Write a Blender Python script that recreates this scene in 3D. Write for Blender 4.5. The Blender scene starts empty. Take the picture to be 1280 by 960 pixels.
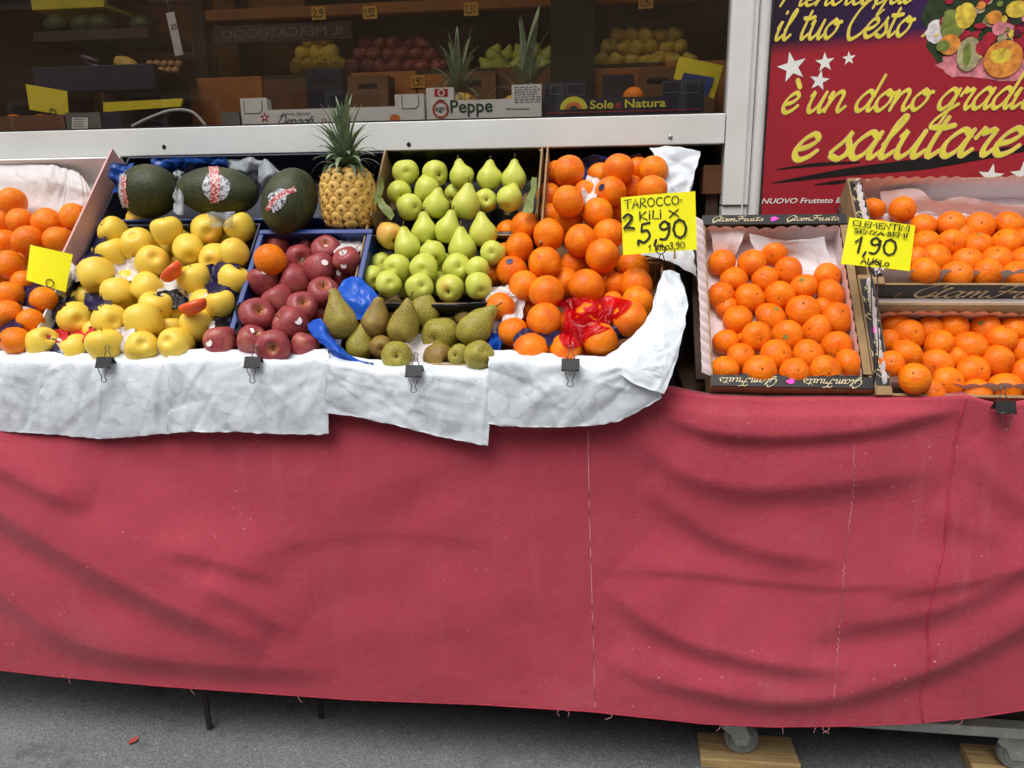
import bpy, math, random
import numpy as np
from mathutils import Vector, Matrix, Quaternion
from mathutils import noise as mnoise

random.seed(7)
RNG = np.random.default_rng(7)
SC = bpy.context.scene
COL = SC.collection

# ------------------------------------------------------------------ camera
F = 960.0                                   # focal length in pixels of the 1280 px wide photograph
CAM = np.array([0.0, -1.42, 1.23])
PITCH, YAW, ROLL = map(math.radians, (14.0, 7.5, 0.8))
fw = np.array([-math.sin(YAW) * math.cos(PITCH), math.cos(YAW) * math.cos(PITCH), -math.sin(PITCH)])
r0 = np.cross(fw, [0, 0, 1]); r0 /= np.linalg.norm(r0)
u0 = np.cross(r0, fw)
RT = r0 * math.cos(ROLL) - u0 * math.sin(ROLL)
UP = r0 * math.sin(ROLL) + u0 * math.cos(ROLL)
cd = bpy.data.cameras.new('camera'); cam = bpy.data.objects.new('camera', cd); COL.objects.link(cam)
cd.sensor_fit = 'HORIZONTAL'; cd.sensor_width = 36.0; cd.lens = 36.0 * F / 1280.0
cd.clip_start = 0.02; cd.clip_end = 2000
cam.matrix_world = Matrix(((RT[0], UP[0], -fw[0], CAM[0]), (RT[1], UP[1], -fw[1], CAM[1]), (RT[2], UP[2], -fw[2], CAM[2]), (0, 0, 0, 1)))
SC.camera = cam

# ------------------------------------------------------------------ sky, sun, exposure (bright overcast day)
SUN_EL, SUN_AZ = math.radians(61), math.radians(205)      # azimuth clockwise from +Y: high, behind the camera, a little left
w = bpy.data.worlds.new('World'); SC.world = w; w.use_nodes = True
nt = w.node_tree; bg = nt.nodes['Background']
sky = nt.nodes.new('ShaderNodeTexSky'); sky.sky_type = 'NISHITA'; sky.sun_disc = False
sky.sun_elevation = SUN_EL; sky.sun_rotation = SUN_AZ; sky.air_density = 1.0; sky.dust_density = 4.0; sky.ozone_density = 1.0
hs = nt.nodes.new('ShaderNodeHueSaturation'); hs.inputs['Saturation'].default_value = 0.22
nt.links.new(sky.outputs[0], hs.inputs['Color']); nt.links.new(hs.outputs[0], bg.inputs[0])
bg.inputs[1].default_value = 0.15
sl = bpy.data.lights.new('sun', 'SUN'); sl.energy = 1.05; sl.angle = math.radians(35); sl.color = (1.0, 0.965, 0.91)
so = bpy.data.objects.new('sun', sl); COL.objects.link(so)
sdir = Vector((math.sin(SUN_AZ) * math.cos(SUN_EL), math.cos(SUN_AZ) * math.cos(SUN_EL), math.sin(SUN_EL)))
so.rotation_euler = (-sdir).to_track_quat('-Z', 'Y').to_euler(); so.location = (0, -3, 6)
SC.view_settings.view_transform = 'Standard'; SC.view_settings.look = 'None'
SC.view_settings.exposure = 0.48; SC.view_settings.gamma = 1.0
SC.cycles.max_bounces = 8; SC.cycles.transparent_max_bounces = 12

# ------------------------------------------------------------------ geometry helpers
def nrm(v):
    v = np.asarray(v, float); return v / (np.linalg.norm(v) + 1e-12)
def ray(px, py):
    return nrm(fw * F + RT * (px - 640) - UP * (py - 480))
def pt(px, py, Y):                           # the point of the world plane y = Y that the photo shows at this pixel
    d = ray(px, py); return CAM + d * ((Y - CAM[1]) / d[1])
def onpl(px, py, P, n):
    d = ray(px, py); return CAM + d * (np.dot(np.asarray(P) - CAM, n) / np.dot(d, n))
def ground(px, py, z=0.0):
    d = ray(px, py); return CAM + d * ((z - CAM[2]) / d[2])
def depth(p): return float(np.dot(np.asarray(p) - CAM, fw))
def proj(p):
    v = np.asarray(p) - CAM; k = F / np.dot(v, fw); return 640 + np.dot(v, RT) * k, 480 - np.dot(v, UP) * k

def thing(name, label, cat, loc=(0, 0, 0), group=None):
    o = bpy.data.objects.new(name, None); COL.objects.link(o); o.location = loc
    o.empty_display_size = 0.03
    return tag(o, label, cat, group)
def tag(o, label, cat, group=None):
    o['label'] = label; o['category'] = cat
    if group: o['group'] = group
    return o
def structure(o): o['kind'] = 'structure'; return o

def link(name, me, mat, parent=None):
    if mat is not None and not me.materials: me.materials.append(mat)
    o = bpy.data.objects.new(name, me); COL.objects.link(o)
    if parent is not None: o.parent = parent
    return o
def mesh(name, V, Fc, mat, parent=None, smooth=False):   # V in world coordinates; parents here carry only a location
    V = np.asarray(V, float)
    if parent is not None:
        p = parent; off = np.zeros(3)
        while p is not None: off += np.array(p.location); p = p.parent
        V = V - off; base = None
    else:
        base = np.array([(V[:, 0].min() + V[:, 0].max()) / 2, (V[:, 1].min() + V[:, 1].max()) / 2, V[:, 2].min()]); V = V - base
    me = bpy.data.meshes.new(name); me.from_pydata(V.tolist(), [], [tuple(int(i) for i in f) for f in Fc])
    if smooth: me.polygons.foreach_set('use_smooth', [True] * len(me.polygons))
    me.update()
    o = link(name, me, mat, parent)
    if base is not None: o.location = base
    return o
BOXF = [(0, 3, 2, 1), (4, 5, 6, 7), (0, 1, 5, 4), (1, 2, 6, 5), (2, 3, 7, 6), (3, 0, 4, 7)]
def boxv(x0, x1, y0, y1, z0, z1):
    return [(x0, y0, z0), (x1, y0, z0), (x1, y1, z0), (x0, y1, z0), (x0, y0, z1), (x1, y0, z1), (x1, y1, z1), (x0, y1, z1)]
def bevel(o, wd, seg=2):
    m = o.modifiers.new('bevel', 'BEVEL'); m.width = wd; m.segments = seg; m.limit_method = 'ANGLE'; return o
def box(name, x0, x1, y0, y1, z0, z1, mat, parent=None, bv=0.0):
    o = mesh(name, boxv(x0, x1, y0, y1, z0, z1), BOXF, mat, parent)
    return bevel(o, bv) if bv else o
class Frame:                                  # a local frame O + x*ex + y*ey + z*ez
    def __init__(s, O, ex, ey, ez=None):
        s.O = np.asarray(O, float); s.ex = nrm(ex); s.ey = nrm(ey); s.ez = nrm(np.cross(s.ex, s.ey)) if ez is None else nrm(ez)
    def __call__(s, x, y, z=0.0): return s.O + s.ex * x + s.ey * y + s.ez * z
def fbox(name, fr, x0, x1, y0, y1, z0, z1, mat, parent=None, bv=0.0):
    o = mesh(name, [fr(*v) for v in boxv(x0, x1, y0, y1, z0, z1)], BOXF, mat, parent)
    return bevel(o, bv) if bv else o
def tube_geo(pts, rad, n=6):
    pts = np.asarray(pts, float); m = len(pts); V = []; Fc = []
    rad = np.full(m, rad) if np.isscalar(rad) else np.asarray(rad)
    t = np.gradient(pts, axis=0); ref = np.array([0.3, 0.2, 0.93])
    for i in range(m):
        ti = nrm(t[i]); a = np.cross(ti, ref)
        if np.linalg.norm(a) < 1e-3: a = np.cross(ti, [1, 0, 0])
        a = nrm(a); b = np.cross(ti, a)
        for k in range(n):
            q = 2 * math.pi * k / n; V.append(pts[i] + rad[i] * (a * math.cos(q) + b * math.sin(q)))
    for i in range(m - 1):
        for k in range(n):
            Fc.append((i * n + k, i * n + (k + 1) % n, (i + 1) * n + (k + 1) % n, (i + 1) * n + k))
    Fc.append(tuple(range(n - 1, -1, -1))); Fc.append(tuple(range((m - 1) * n, m * n)))
    return V, Fc
def tube(name, pts, rad, mat, parent=None, n=8): V, Fc = tube_geo(pts, rad, n); return mesh(name, V, Fc, mat, parent, True)
def join(geos):
    V = []; Fc = []
    for v, f in geos:
        b = len(V); V += list(v); Fc += [tuple(i + b for i in q) for q in f]
    return V, Fc
def crom(P, k=8, closed=False):               # Catmull-Rom through the control points
    P = np.asarray(P, float); n = len(P)
    if n < 3: return np.array([P[0] + (P[-1] - P[0]) * t for t in np.linspace(0, 1, k + 1)])
    out = []
    for i in range(n - 1):
        p0 = P[max(i - 1, 0)]; p1 = P[i]; p2 = P[i + 1]; p3 = P[min(i + 2, n - 1)]
        for t in np.linspace(0, 1, k, endpoint=False):
            out.append(0.5 * ((2 * p1) + (p2 - p0) * t + (2 * p0 - 5 * p1 + 4 * p2 - p3) * t * t + (3 * p1 - p0 - 3 * p2 + p3) * t ** 3))
    out.append(P[-1]); return np.array(out)
def lathe_geo(prof, n=24, wob=0.0, seed=0, lobes=0, lobe=0.0):
    V = []; Fc = []; m = len(prof)
    for i, (r, z) in enumerate(prof):
        for k in range(n):
            a = 2 * math.pi * k / n; rr = r * (1 + lobe * math.cos(lobes * a)) if lobes else r
            p = Vector((rr * math.cos(a), rr * math.sin(a), z))
            if wob: p *= 1 + wob * mnoise.noise(p * 1.1 + Vector((seed * 7.3, seed * 3.1, 0)))
            V.append(tuple(p))
    for i in range(m - 1):
        for k in range(n):
            Fc.append((i * n + k, i * n + (k + 1) % n, (i + 1) * n + (k + 1) % n, (i + 1) * n + k))
    Fc.append(tuple(range(n - 1, -1, -1))); Fc.append(tuple(range((m - 1) * n, m * n)))
    return V, Fc
def meshdata(name, geo, mat, smooth=True):
    me = bpy.data.meshes.new(name); me.from_pydata([tuple(map(float, v)) for v in geo[0]], [], geo[1])
    if smooth: me.polygons.foreach_set('use_smooth', [True] * len(me.polygons))
    if mat: me.materials.append(mat)
    me.update(); return me

# ------------------------------------------------------------------ materials
def lin(c):                                   # sRGB 0..255 -> linear
    return tuple(((x / 255) / 12.92 if x / 255 <= 0.04045 else ((x / 255 + 0.055) / 1.055) ** 2.4) for x in c)
class NT:
    def __init__(s, name):
        s.m = bpy.data.materials.new(name); s.m.use_nodes = True; s.t = s.m.node_tree; s.b = s.t.nodes['Principled BSDF']; s.co = None
    def n(s, typ, **kw):
        nd = s.t.nodes.new(typ)
        for k, v in kw.items():
            if hasattr(nd, k) and k not in nd.inputs: setattr(nd, k, v)
            else: nd.inputs[k].default_value = v
        return nd
    def l(s, a, b): s.t.links.new(a, b)
    def coords(s):
        if s.co is None: s.co = s.n('ShaderNodeTexCoord')
        return s.co.outputs['Object']
    def noise(s, scale, detail=3, rough=0.55, vec=None):
        nd = s.n('ShaderNodeTexNoise'); nd.inputs['Scale'].default_value = scale; nd.inputs['Detail'].default_value = detail; nd.inputs['Roughness'].default_value = rough
        s.l(vec or s.coords(), nd.inputs['Vector']); return nd.outputs['Fac']
    def ramp(s, fac, stops):
        nd = s.n('ShaderNodeValToRGB'); e = nd.color_ramp.elements
        while len(e) < len(stops): e.new(0.5)
        for i, (p, c) in enumerate(stops): e[i].position = p; e[i].color = (c, c, c, 1) if np.isscalar(c) else (*c, 1)
        s.l(fac, nd.inputs[0]); return nd.outputs[0]
    def mix(s, fac, a, b, blend='MIX'):
        nd = s.n('ShaderNodeMix'); nd.data_type = 'RGBA'; nd.blend_type = blend
        for v, k in ((fac, 0), (a, 6), (b, 7)):
            if isinstance(v, (int, float)): nd.inputs[k].default_value = v
            elif isinstance(v, (tuple, list)): nd.inputs[k].default_value = (*v[:3], 1)
            else: s.l(v, nd.inputs[k])
        return nd.outputs[2]
    def math(s, op, a, b=0.5):
        nd = s.n('ShaderNodeMath'); nd.operation = op
        for v, k in ((a, 0), (b, 1)):
            if isinstance(v, (int, float)): nd.inputs[k].default_value = v
            else: s.l(v, nd.inputs[k])
        return nd.outputs[0]
    def rand(s): return s.n('ShaderNodeObjectInfo').outputs['Random']
    def color(s, c):
        if isinstance(c, (tuple, list)): s.b.inputs['Base Color'].default_value = (*c[:3], 1)
        else: s.l(c, s.b.inputs['Base Color'])
    def bump(s, h, strength=0.3, dist=0.001):
        nd = s.n('ShaderNodeBump'); nd.inputs['Strength'].default_value = strength; nd.inputs['Distance'].default_value = dist
        s.l(h, nd.inputs['Height']); s.l(nd.outputs[0], s.b.inputs['Normal'])
    def set(s, rough=0.5, spec=0.5, metal=0.0, **kw):
        s.b.inputs['Roughness'].default_value = rough; s.b.inputs['Specular IOR Level'].default_value = spec; s.b.inputs['Metallic'].default_value = metal
        for k, v in kw.items(): s.b.inputs[k].default_value = v
        return s.m
def plain(name, rgb, rough=0.6, var=0.15, scale=25, bump=0.15, bscale=160, spec=0.4, metal=0.0, bd=0.001):
    t = NT(name); c = lin(rgb)
    t.color(t.mix(t.ramp(t.noise(scale, 4), [(0.3, 0.0), (0.7, 1.0)]), tuple(x * (1 - var) for x in c), tuple(min(x * (1 + var), 0.92) for x in c)))
    if bump: t.bump(t.noise(bscale, 3), bump, bd)
    return t.set(rough, spec, metal)

def citrus(name, a, b, c, pore=52, bumpy=0.5):
    t = NT(name)
    base = t.mix(t.rand(), lin(a), lin(b))
    ob_ = t.n('ShaderNodeObjectInfo'); sh_ = t.n('ShaderNodeVectorMath'); sh_.operation = 'ADD'; cb_ = t.n('ShaderNodeCombineXYZ'); t.l(t.math('MULTIPLY', ob_.outputs['Random'], 40.0), cb_.inputs[0]); t.l(t.coords(), sh_.inputs[0]); t.l(cb_.outputs[0], sh_.inputs[1])
    base = t.mix(t.ramp(t.noise(1.3, 3, .55, sh_.outputs[0]), [(0.4, 0.0), (0.7, 0.9)]), base, lin(c))
    base = t.mix(t.math('MULTIPLY', ob_.outputs['Random'], .28), base, t.mix(t.ramp(t.noise(.8, 2, .5, sh_.outputs[0]), [(.35, 0.0), (.65, 1.0)]), lin((206, 84, 8)), lin((252, 168, 36))))
    base = t.mix(t.ramp(t.noise(5.5, 4, .7, sh_.outputs[0]), [(0.66, 0.0), (0.74, 0.35)]), base, lin((196, 128, 52)))
    vo = t.n('ShaderNodeTexVoronoi'); vo.inputs['Scale'].default_value = pore / 2; t.l(t.coords(), vo.inputs['Vector'])
    pores = t.ramp(vo.outputs['Distance'], [(0.0, 0.0), (0.35, 1.0)])
    base = t.mix(t.math('MULTIPLY', t.math('SUBTRACT', 1.0, pores), 0.22), base, lin((218, 96, 4)))
    z = t.n('ShaderNodeSeparateXYZ'); t.l(t.coords(), z.inputs[0])
    t.color(base)
    t.bump(t.math('ADD', pores, t.math('MULTIPLY', t.noise(5, 2), 2.0)), bumpy, 0.0014)
    return t.set(0.36, 0.3, **{'Subsurface Weight': 0.04, 'Subsurface Scale': 0.008})
MT = {}
MT['orange'] = citrus('orange_peel', (247, 140, 10), (242, 124, 7), (236, 108, 8))
MT['tarocco'] = citrus('blood_orange_peel', (248, 142, 12), (241, 122, 8), (226, 88, 15))
MT['clementine'] = citrus('clementine_peel', (244, 131, 7), (239, 114, 4), (231, 99, 4), 44, 0.6)

def apple_mat(name, a, b, blush, blush_lo, blush_hi, tipc, specks, streak=None):
    t = NT(name)
    base = t.mix(t.noise(1.3, 3), lin(a), lin(b))
    if streak:
        sx = t.n('ShaderNodeMapping'); sx.inputs['Scale'].default_value = (9, 9, 0.7); t.l(t.coords(), sx.inputs['Vector'])
        base = t.mix(t.ramp(t.noise(1.0, 4, 0.6, sx.outputs[0]), [(0.42, 0.0), (0.7, 0.75)]), base, lin(streak))
    bl = t.math('MULTIPLY', t.ramp(t.noise(0.9, 2), [(0.5, 0.0), (0.75, 1.0)]), t.ramp(t.rand(), [(blush_lo, 0.0), (blush_hi, 0.8)]))
    base = t.mix(bl, base, lin(blush))
    z = t.n('ShaderNodeSeparateXYZ'); t.l(t.coords(), z.inputs[0])
    rr = t.math('SQRT', t.math('ADD', t.math('MULTIPLY', z.outputs[0], z.outputs[0]), t.math('MULTIPLY', z.outputs[1], z.outputs[1])))
    cav = t.math('MULTIPLY', t.ramp(rr, [(0.12, 0.8), (0.42, 0.0)]), t.ramp(z.outputs[2], [(0.3, 0.0), (0.6, 1.0)]))
    base = t.mix(cav, base, lin(tipc))
    vo = t.n('ShaderNodeTexVoronoi'); vo.inputs['Scale'].default_value = 7; t.l(t.coords(), vo.inputs['Vector'])
    base = t.mix(t.ramp(vo.outputs['Distance'], [(0.05, 0.7), (0.11, 0.0)]), base, lin(specks))
    base = t.mix(t.ramp(t.noise(3.2, 5, .75), [(0.62, 0.0), (0.72, 0.3)]), base, lin(specks))
    t.color(base); t.bump(t.noise(6, 3), 0.15, 0.0012)
    return t.set(0.4, 0.4, **{'Subsurface Weight': 0.08, 'Subsurface Scale': 0.008})
MT['golden'] = apple_mat('golden_apple_skin', (238, 207, 84), (230, 194, 66), (244, 172, 64), 0.45, 0.9, (204, 184, 74), (150, 112, 40))
MT['redapple'] = apple_mat('red_apple_skin', (146, 56, 62), (170, 84, 80), (200, 130, 96), 0.4, 0.9, (196, 134, 86), (206, 140, 118), (116, 36, 48))
MT['blushpear'] = apple_mat('blushed_pear_skin', (214, 196, 84), (222, 150, 76), (216, 96, 60), -1.0, 0.0, (150, 150, 50), (120, 120, 40))
MT['greenpear'] = apple_mat('green_pear_skin', (190, 198, 80), (206, 208, 92), (220, 144, 70), 0.86, 0.98, (150, 150, 50), (120, 120, 40))
def russet():
    t = NT('russet_pear_skin')
    base = t.mix(t.noise(1.1, 3), lin((178, 166, 66)), lin((146, 142, 58)))
    base = t.mix(t.math('MULTIPLY', t.ramp(t.rand(), [(0.45, 0.0), (0.8, 0.85)]), t.ramp(t.noise(0.9, 2), [(0.3, 0.4), (0.6, 1.0)])), base, lin((136, 92, 56)))
    sp = t.ramp(t.noise(16, 3, 0.7), [(0.48, 0.0), (0.58, 0.9)])
    base = t.mix(t.math('MULTIPLY', sp, t.ramp(t.noise(1.4, 2), [(0.3, 0.45), (0.55, 1.0)])), base, lin((104, 78, 34)))
    t.color(base); t.bump(t.noise(18, 3), 0.25, 0.001)
    return t.set(0.5, 0.35)
MT['brownpear'] = russet()
def melon():
    t = NT('melon_rind')
    mp = t.n('ShaderNodeMapping'); mp.inputs['Scale'].default_value = (3.2, 3.2, 0.55); t.l(t.coords(), mp.inputs['Vector'])
    f1 = t.noise(5, 5, 0.7, mp.outputs[0])
    base = t.mix(t.ramp(f1, [(0.4, 0.0), (0.62, 1.0)]), lin((36, 42, 25)), lin((66, 72, 40)))
    base = t.mix(t.ramp(t.noise(1.2, 2), [(0.55, 0.0), (0.8, 0.6)]), base, lin((88, 90, 44)))
    t.color(base); t.bump(f1, 0.4, 0.002)
    return t.set(0.5, 0.35)
MT['melon'] = melon()
MT['stem'] = plain('fruit_stem', (96, 78, 44), 0.8, 0.3, 3, 0.3, 20)
MT['calyx'] = plain('green_calyx', (120, 138, 62), 0.7, 0.3, 6, 0.2, 20)
MT['scar'] = plain('calyx_scar', (104, 66, 22), 0.8, 0.3, 6, 0.2, 20)
MT['sticker_w'] = plain('white_sticker', (236, 226, 226), 0.4, 0.05, 3, 0.0)
MT['sticker_n'] = plain('navy_sticker', (34, 30, 74), 0.35, 0.2, 4, 0.0)
MT['red'] = plain('red_print', (176, 40, 44), 0.5, 0.1, 40, 0.0)
MT['black'] = plain('black_print', (22, 20, 20), 0.45, 0.2, 60, 0.0)
MT['ink'] = plain('black_marker_ink', (30, 32, 24), 0.55, 0.2, 80, 0.0)
MT['white_print'] = plain('white_print', (232, 232, 226), 0.5, 0.05, 40, 0.0)
MT['gold_print'] = plain('gold_print', (206, 190, 150), 0.5, 0.1, 60, 0.0)
MT['pink_print'] = plain('pink_print', (232, 66, 186), 0.5, 0.1, 60, 0.0)
MT['yellow_print'] = plain('yellow_print', (226, 216, 70), 0.5, 0.12, 20, 0.0)
MT['cream_print'] = plain('pale_outline_print', (240, 190, 150), 0.5, 0.05, 20, 0.0)
MT['card'] = plain('yellow_card', (250, 240, 14), 0.6, 0.04, 12, 0.05, 90)
MT['cardin'] = plain('faded_yellow_card', (226, 206, 40), 0.6, 0.1, 12, 0.05, 90)
MT['cardboard'] = plain('brown_cardboard', (150, 122, 86), 0.85, 0.2, 30, 0.3, 240)
MT['whiteboard'] = plain('white_cardboard', (226, 226, 224), 0.6, 0.05, 12, 0.1, 200)
MT['pinkboard'] = plain('pink_cardboard', (206, 160, 156), 0.7, 0.1, 14, 0.15, 200)
MT['navyboard'] = plain('navy_cardboard', (26, 30, 52), 0.5, 0.2, 14, 0.15, 200)
MT['blueplastic'] = plain('blue_plastic', (36, 62, 128), 0.4, 0.15, 12, 0.1, 80, 0.5)
MT['blackplastic'] = plain('black_plastic_film', (14, 15, 16), 0.34, 0.3, 14, 0.3, 60, 0.3)
MT['metal'] = plain('galvanised_steel', (178, 178, 174), 0.45, 0.2, 30, 0.15, 120, 0.5, 0.6)
MT['wire'] = plain('steel_wire', (120, 112, 104), 0.35, 0.2, 30, 0.0, 120, 0.5, 0.9)
MT['blackmetal'] = plain('black_enamel', (26, 26, 27), 0.32, 0.2, 60, 0.05, 200, 0.5)
MT['rust'] = plain('dark_rusty_iron', (46, 38, 34), 0.75, 0.35, 60, 0.4, 300)
MT['rubber'] = plain('grey_rubber', (124, 126, 124), 0.7, 0.2, 60, 0.2, 200)
MT['leaf'] = plain('pineapple_leaf', (122, 138, 108), 0.5, 0.3, 14, 0.2, 40)
MT['leafgreen'] = plain('olive_leaf', (112, 122, 60), 0.5, 0.25, 30, 0.2, 60)
MT['darkwood'] = plain('dark_brown_wood', (66, 46, 34), 0.7, 0.3, 9, 0.3, 60)
MT['amberpanel'] = plain('amber_panel', (226, 150, 66), 0.6, 0.3, 5, 0.15, 40)
MT['orangewood'] = plain('amber_wood', (176, 106, 44), 0.6, 0.3, 5, 0.15, 40)
MT['brownwood'] = plain('mid_brown_wood', (104, 64, 36), 0.6, 0.3, 5, 0.15, 40)
MT['greyboard'] = plain('grey_board', (108, 106, 102), 0.7, 0.15, 8, 0.1, 40)
def framepaint():
    t = NT('white_aluminium')
    base = t.mix(t.ramp(t.noise(3.5, 5, 0.6), [(0.35, 0.0), (0.75, 1.0)]), lin((222, 224, 222)), lin((204, 205, 200)))
    d = t.ramp(t.noise(60, 4, 0.7), [(0.66, 0.0), (0.74, 0.7)])
    t.color(t.mix(t.math('MULTIPLY', d, t.ramp(t.noise(5, 2), [(0.5, 0.0), (0.65, 1.0)])), base, lin((150, 140, 122))))
    t.bump(t.noise(30, 2), 0.04, 0.001)
    return t.set(0.42, 0.5)
MT['frame'] = framepaint()
def papermat(name, rgb, rough=0.75, trans=0.0, crisp=1.0):
    t = NT(name); c = lin(rgb)
    t.color(t.mix(t.noise(22, 4), tuple(x * 0.95 for x in c), c))
    warp = t.n('ShaderNodeTexNoise'); warp.inputs['Scale'].default_value = 14; t.l(t.coords(), warp.inputs['Vector'])
    wv = t.n('ShaderNodeVectorMath'); wv.operation = 'MULTIPLY_ADD'; t.l(warp.outputs['Color'], wv.inputs[0]); wv.inputs[1].default_value = (.035, .035, .035); t.l(t.coords(), wv.inputs[2]); h = None
    for sc, k in ((7, .20), (19, .135), (48, .08)):          # crumpled paper: every cell is a small tilted facet
        vo = t.n('ShaderNodeTexVoronoi'); vo.inputs['Scale'].default_value = sc; t.l(wv.outputs[0], vo.inputs['Vector'])
        a = t.n('ShaderNodeVectorMath'); a.operation = 'SUBTRACT'; t.l(wv.outputs[0], a.inputs[0]); t.l(vo.outputs['Position'], a.inputs[1])
        b = t.n('ShaderNodeVectorMath'); b.operation = 'SUBTRACT'; t.l(vo.outputs['Color'], b.inputs[0]); b.inputs[1].default_value = (.5, .5, .5)
        d = t.n('ShaderNodeVectorMath'); d.operation = 'DOT_PRODUCT'; t.l(a.outputs[0], d.inputs[0]); t.l(b.outputs[0], d.inputs[1]); q = t.math('MULTIPLY', d.outputs['Value'], k); h = q if h is None else t.math('ADD', h, q)
    t.bump(h, 1.0, 1.0 * crisp)
    return t.set(rough, 0.3, **({'Transmission Weight': trans} if trans else {}))
MT['paper'] = papermat('white_wrapping_paper', (221, 227, 234), 0.66)
MT['tissue'] = papermat('white_tissue', (214, 208, 207), 0.7)
MT['liner'] = papermat('pale_pink_liner_paper', (238, 226, 228), 0.75, 0.0, 0.4)
MT['navytissue'] = papermat('navy_foil_tissue', (40, 34, 70), 0.35)
MT['bluefoil'] = papermat('blue_plastic_film', (24, 84, 190), 0.25)
MT['bluebag'] = papermat('deep_blue_bag', (18, 62, 140), 0.25)
def film(name, rgb, alpha, rough=0.18):
    t = NT(name); c = lin(rgb); t.color(c); t.set(rough, 0.6); t.bump(t.noise(70, 3), 0.3, 0.003)
    tr = t.n('ShaderNodeBsdfTransparent'); tr.inputs[0].default_value = (*[0.35 + 0.65 * x for x in c], 1)
    if max(rgb) - min(rgb) > 60: tr.inputs[0].default_value = (*[min(1, x * 1.3) for x in c], 1)
    mx = t.n('ShaderNodeMixShader'); mx.inputs[0].default_value = alpha
    t.l(tr.outputs[0], mx.inputs[1]); t.l(t.b.outputs[0], mx.inputs[2]); t.l(mx.outputs[0], t.t.nodes['Material Output'].inputs[0]); return t.m
MT['redfilm'] = film('red_plastic_film', (206, 12, 26), 0.42)
MT['clearfilm'] = film('clear_plastic_film', (214, 220, 226), 0.42)
def glassmat():
    t = NT('window_glass'); out = t.t.nodes['Material Output']
    tr = t.n('ShaderNodeBsdfTransparent'); tr.inputs[0].default_value = (0.72, 0.70, 0.67, 1)
    gl = t.n('ShaderNodeBsdfGlossy'); gl.inputs['Roughness'].default_value = 0.0
    fr = t.n('ShaderNodeFresnel'); ge = t.n('ShaderNodeNewGeometry'); t.l(t.math('ADD', 1.5, t.math('MULTIPLY', ge.outputs['Backfacing'], 1 / 1.5 - 1.5)), fr.inputs['IOR'])   # a thin pane reflects alike from both sides
    mx = t.n('ShaderNodeMixShader'); t.l(t.math('MINIMUM', t.math('MULTIPLY', fr.outputs[0], 1.9), 1.0), mx.inputs[0]); t.l(tr.outputs[0], mx.inputs[1]); t.l(gl.outputs[0], mx.inputs[2])
    du = t.n('ShaderNodeBsdfDiffuse'); du.inputs[0].default_value = (.36, .29, .22, 1)      # dust-like veil painted on the pane for the haze of reflections
    mp = t.n('ShaderNodeMapping'); mp.inputs['Rotation'].default_value = (0, .5, 0); mp.inputs['Scale'].default_value = (1.2, 1, 5); t.l(t.coords(), mp.inputs['Vector'])
    m2 = t.n('ShaderNodeMixShader'); t.l(t.ramp(t.noise(1.6, 5, .65, mp.outputs[0]), [(.35, .008), (.75, .045)]), m2.inputs[0]); t.l(mx.outputs[0], m2.inputs[1]); t.l(du.outputs[0], m2.inputs[2])
    t.l(m2.outputs[0], out.inputs[0]); return t.m
MT['glass'] = glassmat()
def woodplank():
    t = NT('pale_pine'); mp = t.n('ShaderNodeMapping'); mp.inputs['Scale'].default_value = (3, 40, 40); t.l(t.coords(), mp.inputs['Vector'])
    g = t.noise(2.2, 5, 0.6, mp.outputs[0])
    t.color(t.mix(t.ramp(g, [(0.35, 0.0), (0.7, 1.0)]), lin((206, 178, 128)), lin((158, 122, 76)))); t.bump(g, 0.3, 0.002); return t.set(0.75, 0.3)
MT['pine'] = woodplank()
def asphalt():
    t = NT('asphalt')
    big = t.ramp(t.noise(1.7, 4), [(0.3, 0.0), (0.75, 1.0)])
    base = t.mix(big, lin((104, 106, 108)), lin((124, 126, 127)))
    vo = t.n('ShaderNodeTexVoronoi'); vo.inputs['Scale'].default_value = 300; t.l(t.coords(), vo.inputs['Vector'])
    sp = t.n('ShaderNodeSeparateColor'); t.l(vo.outputs['Color'], sp.inputs[0])
    base = t.mix(t.ramp(sp.outputs[0], [(0.65, 0.0), (0.98, 0.4)]), base, lin((176, 176, 172)))
    base = t.mix(t.ramp(sp.outputs[1], [(0.6, 0.0), (0.98, 0.6)]), base, lin((78, 80, 82)))
    base = t.mix(t.ramp(t.noise(9, 4, 0.6), [(0.58, 0.0), (0.7, 0.45)]), base, lin((66, 66, 64)))
    t.color(base); t.bump(t.math('ADD', vo.outputs['Distance'], t.noise(420, 2)), 0.6, 0.0025); return t.set(0.9, 0.25)
MT['asphalt'] = asphalt()
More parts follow.
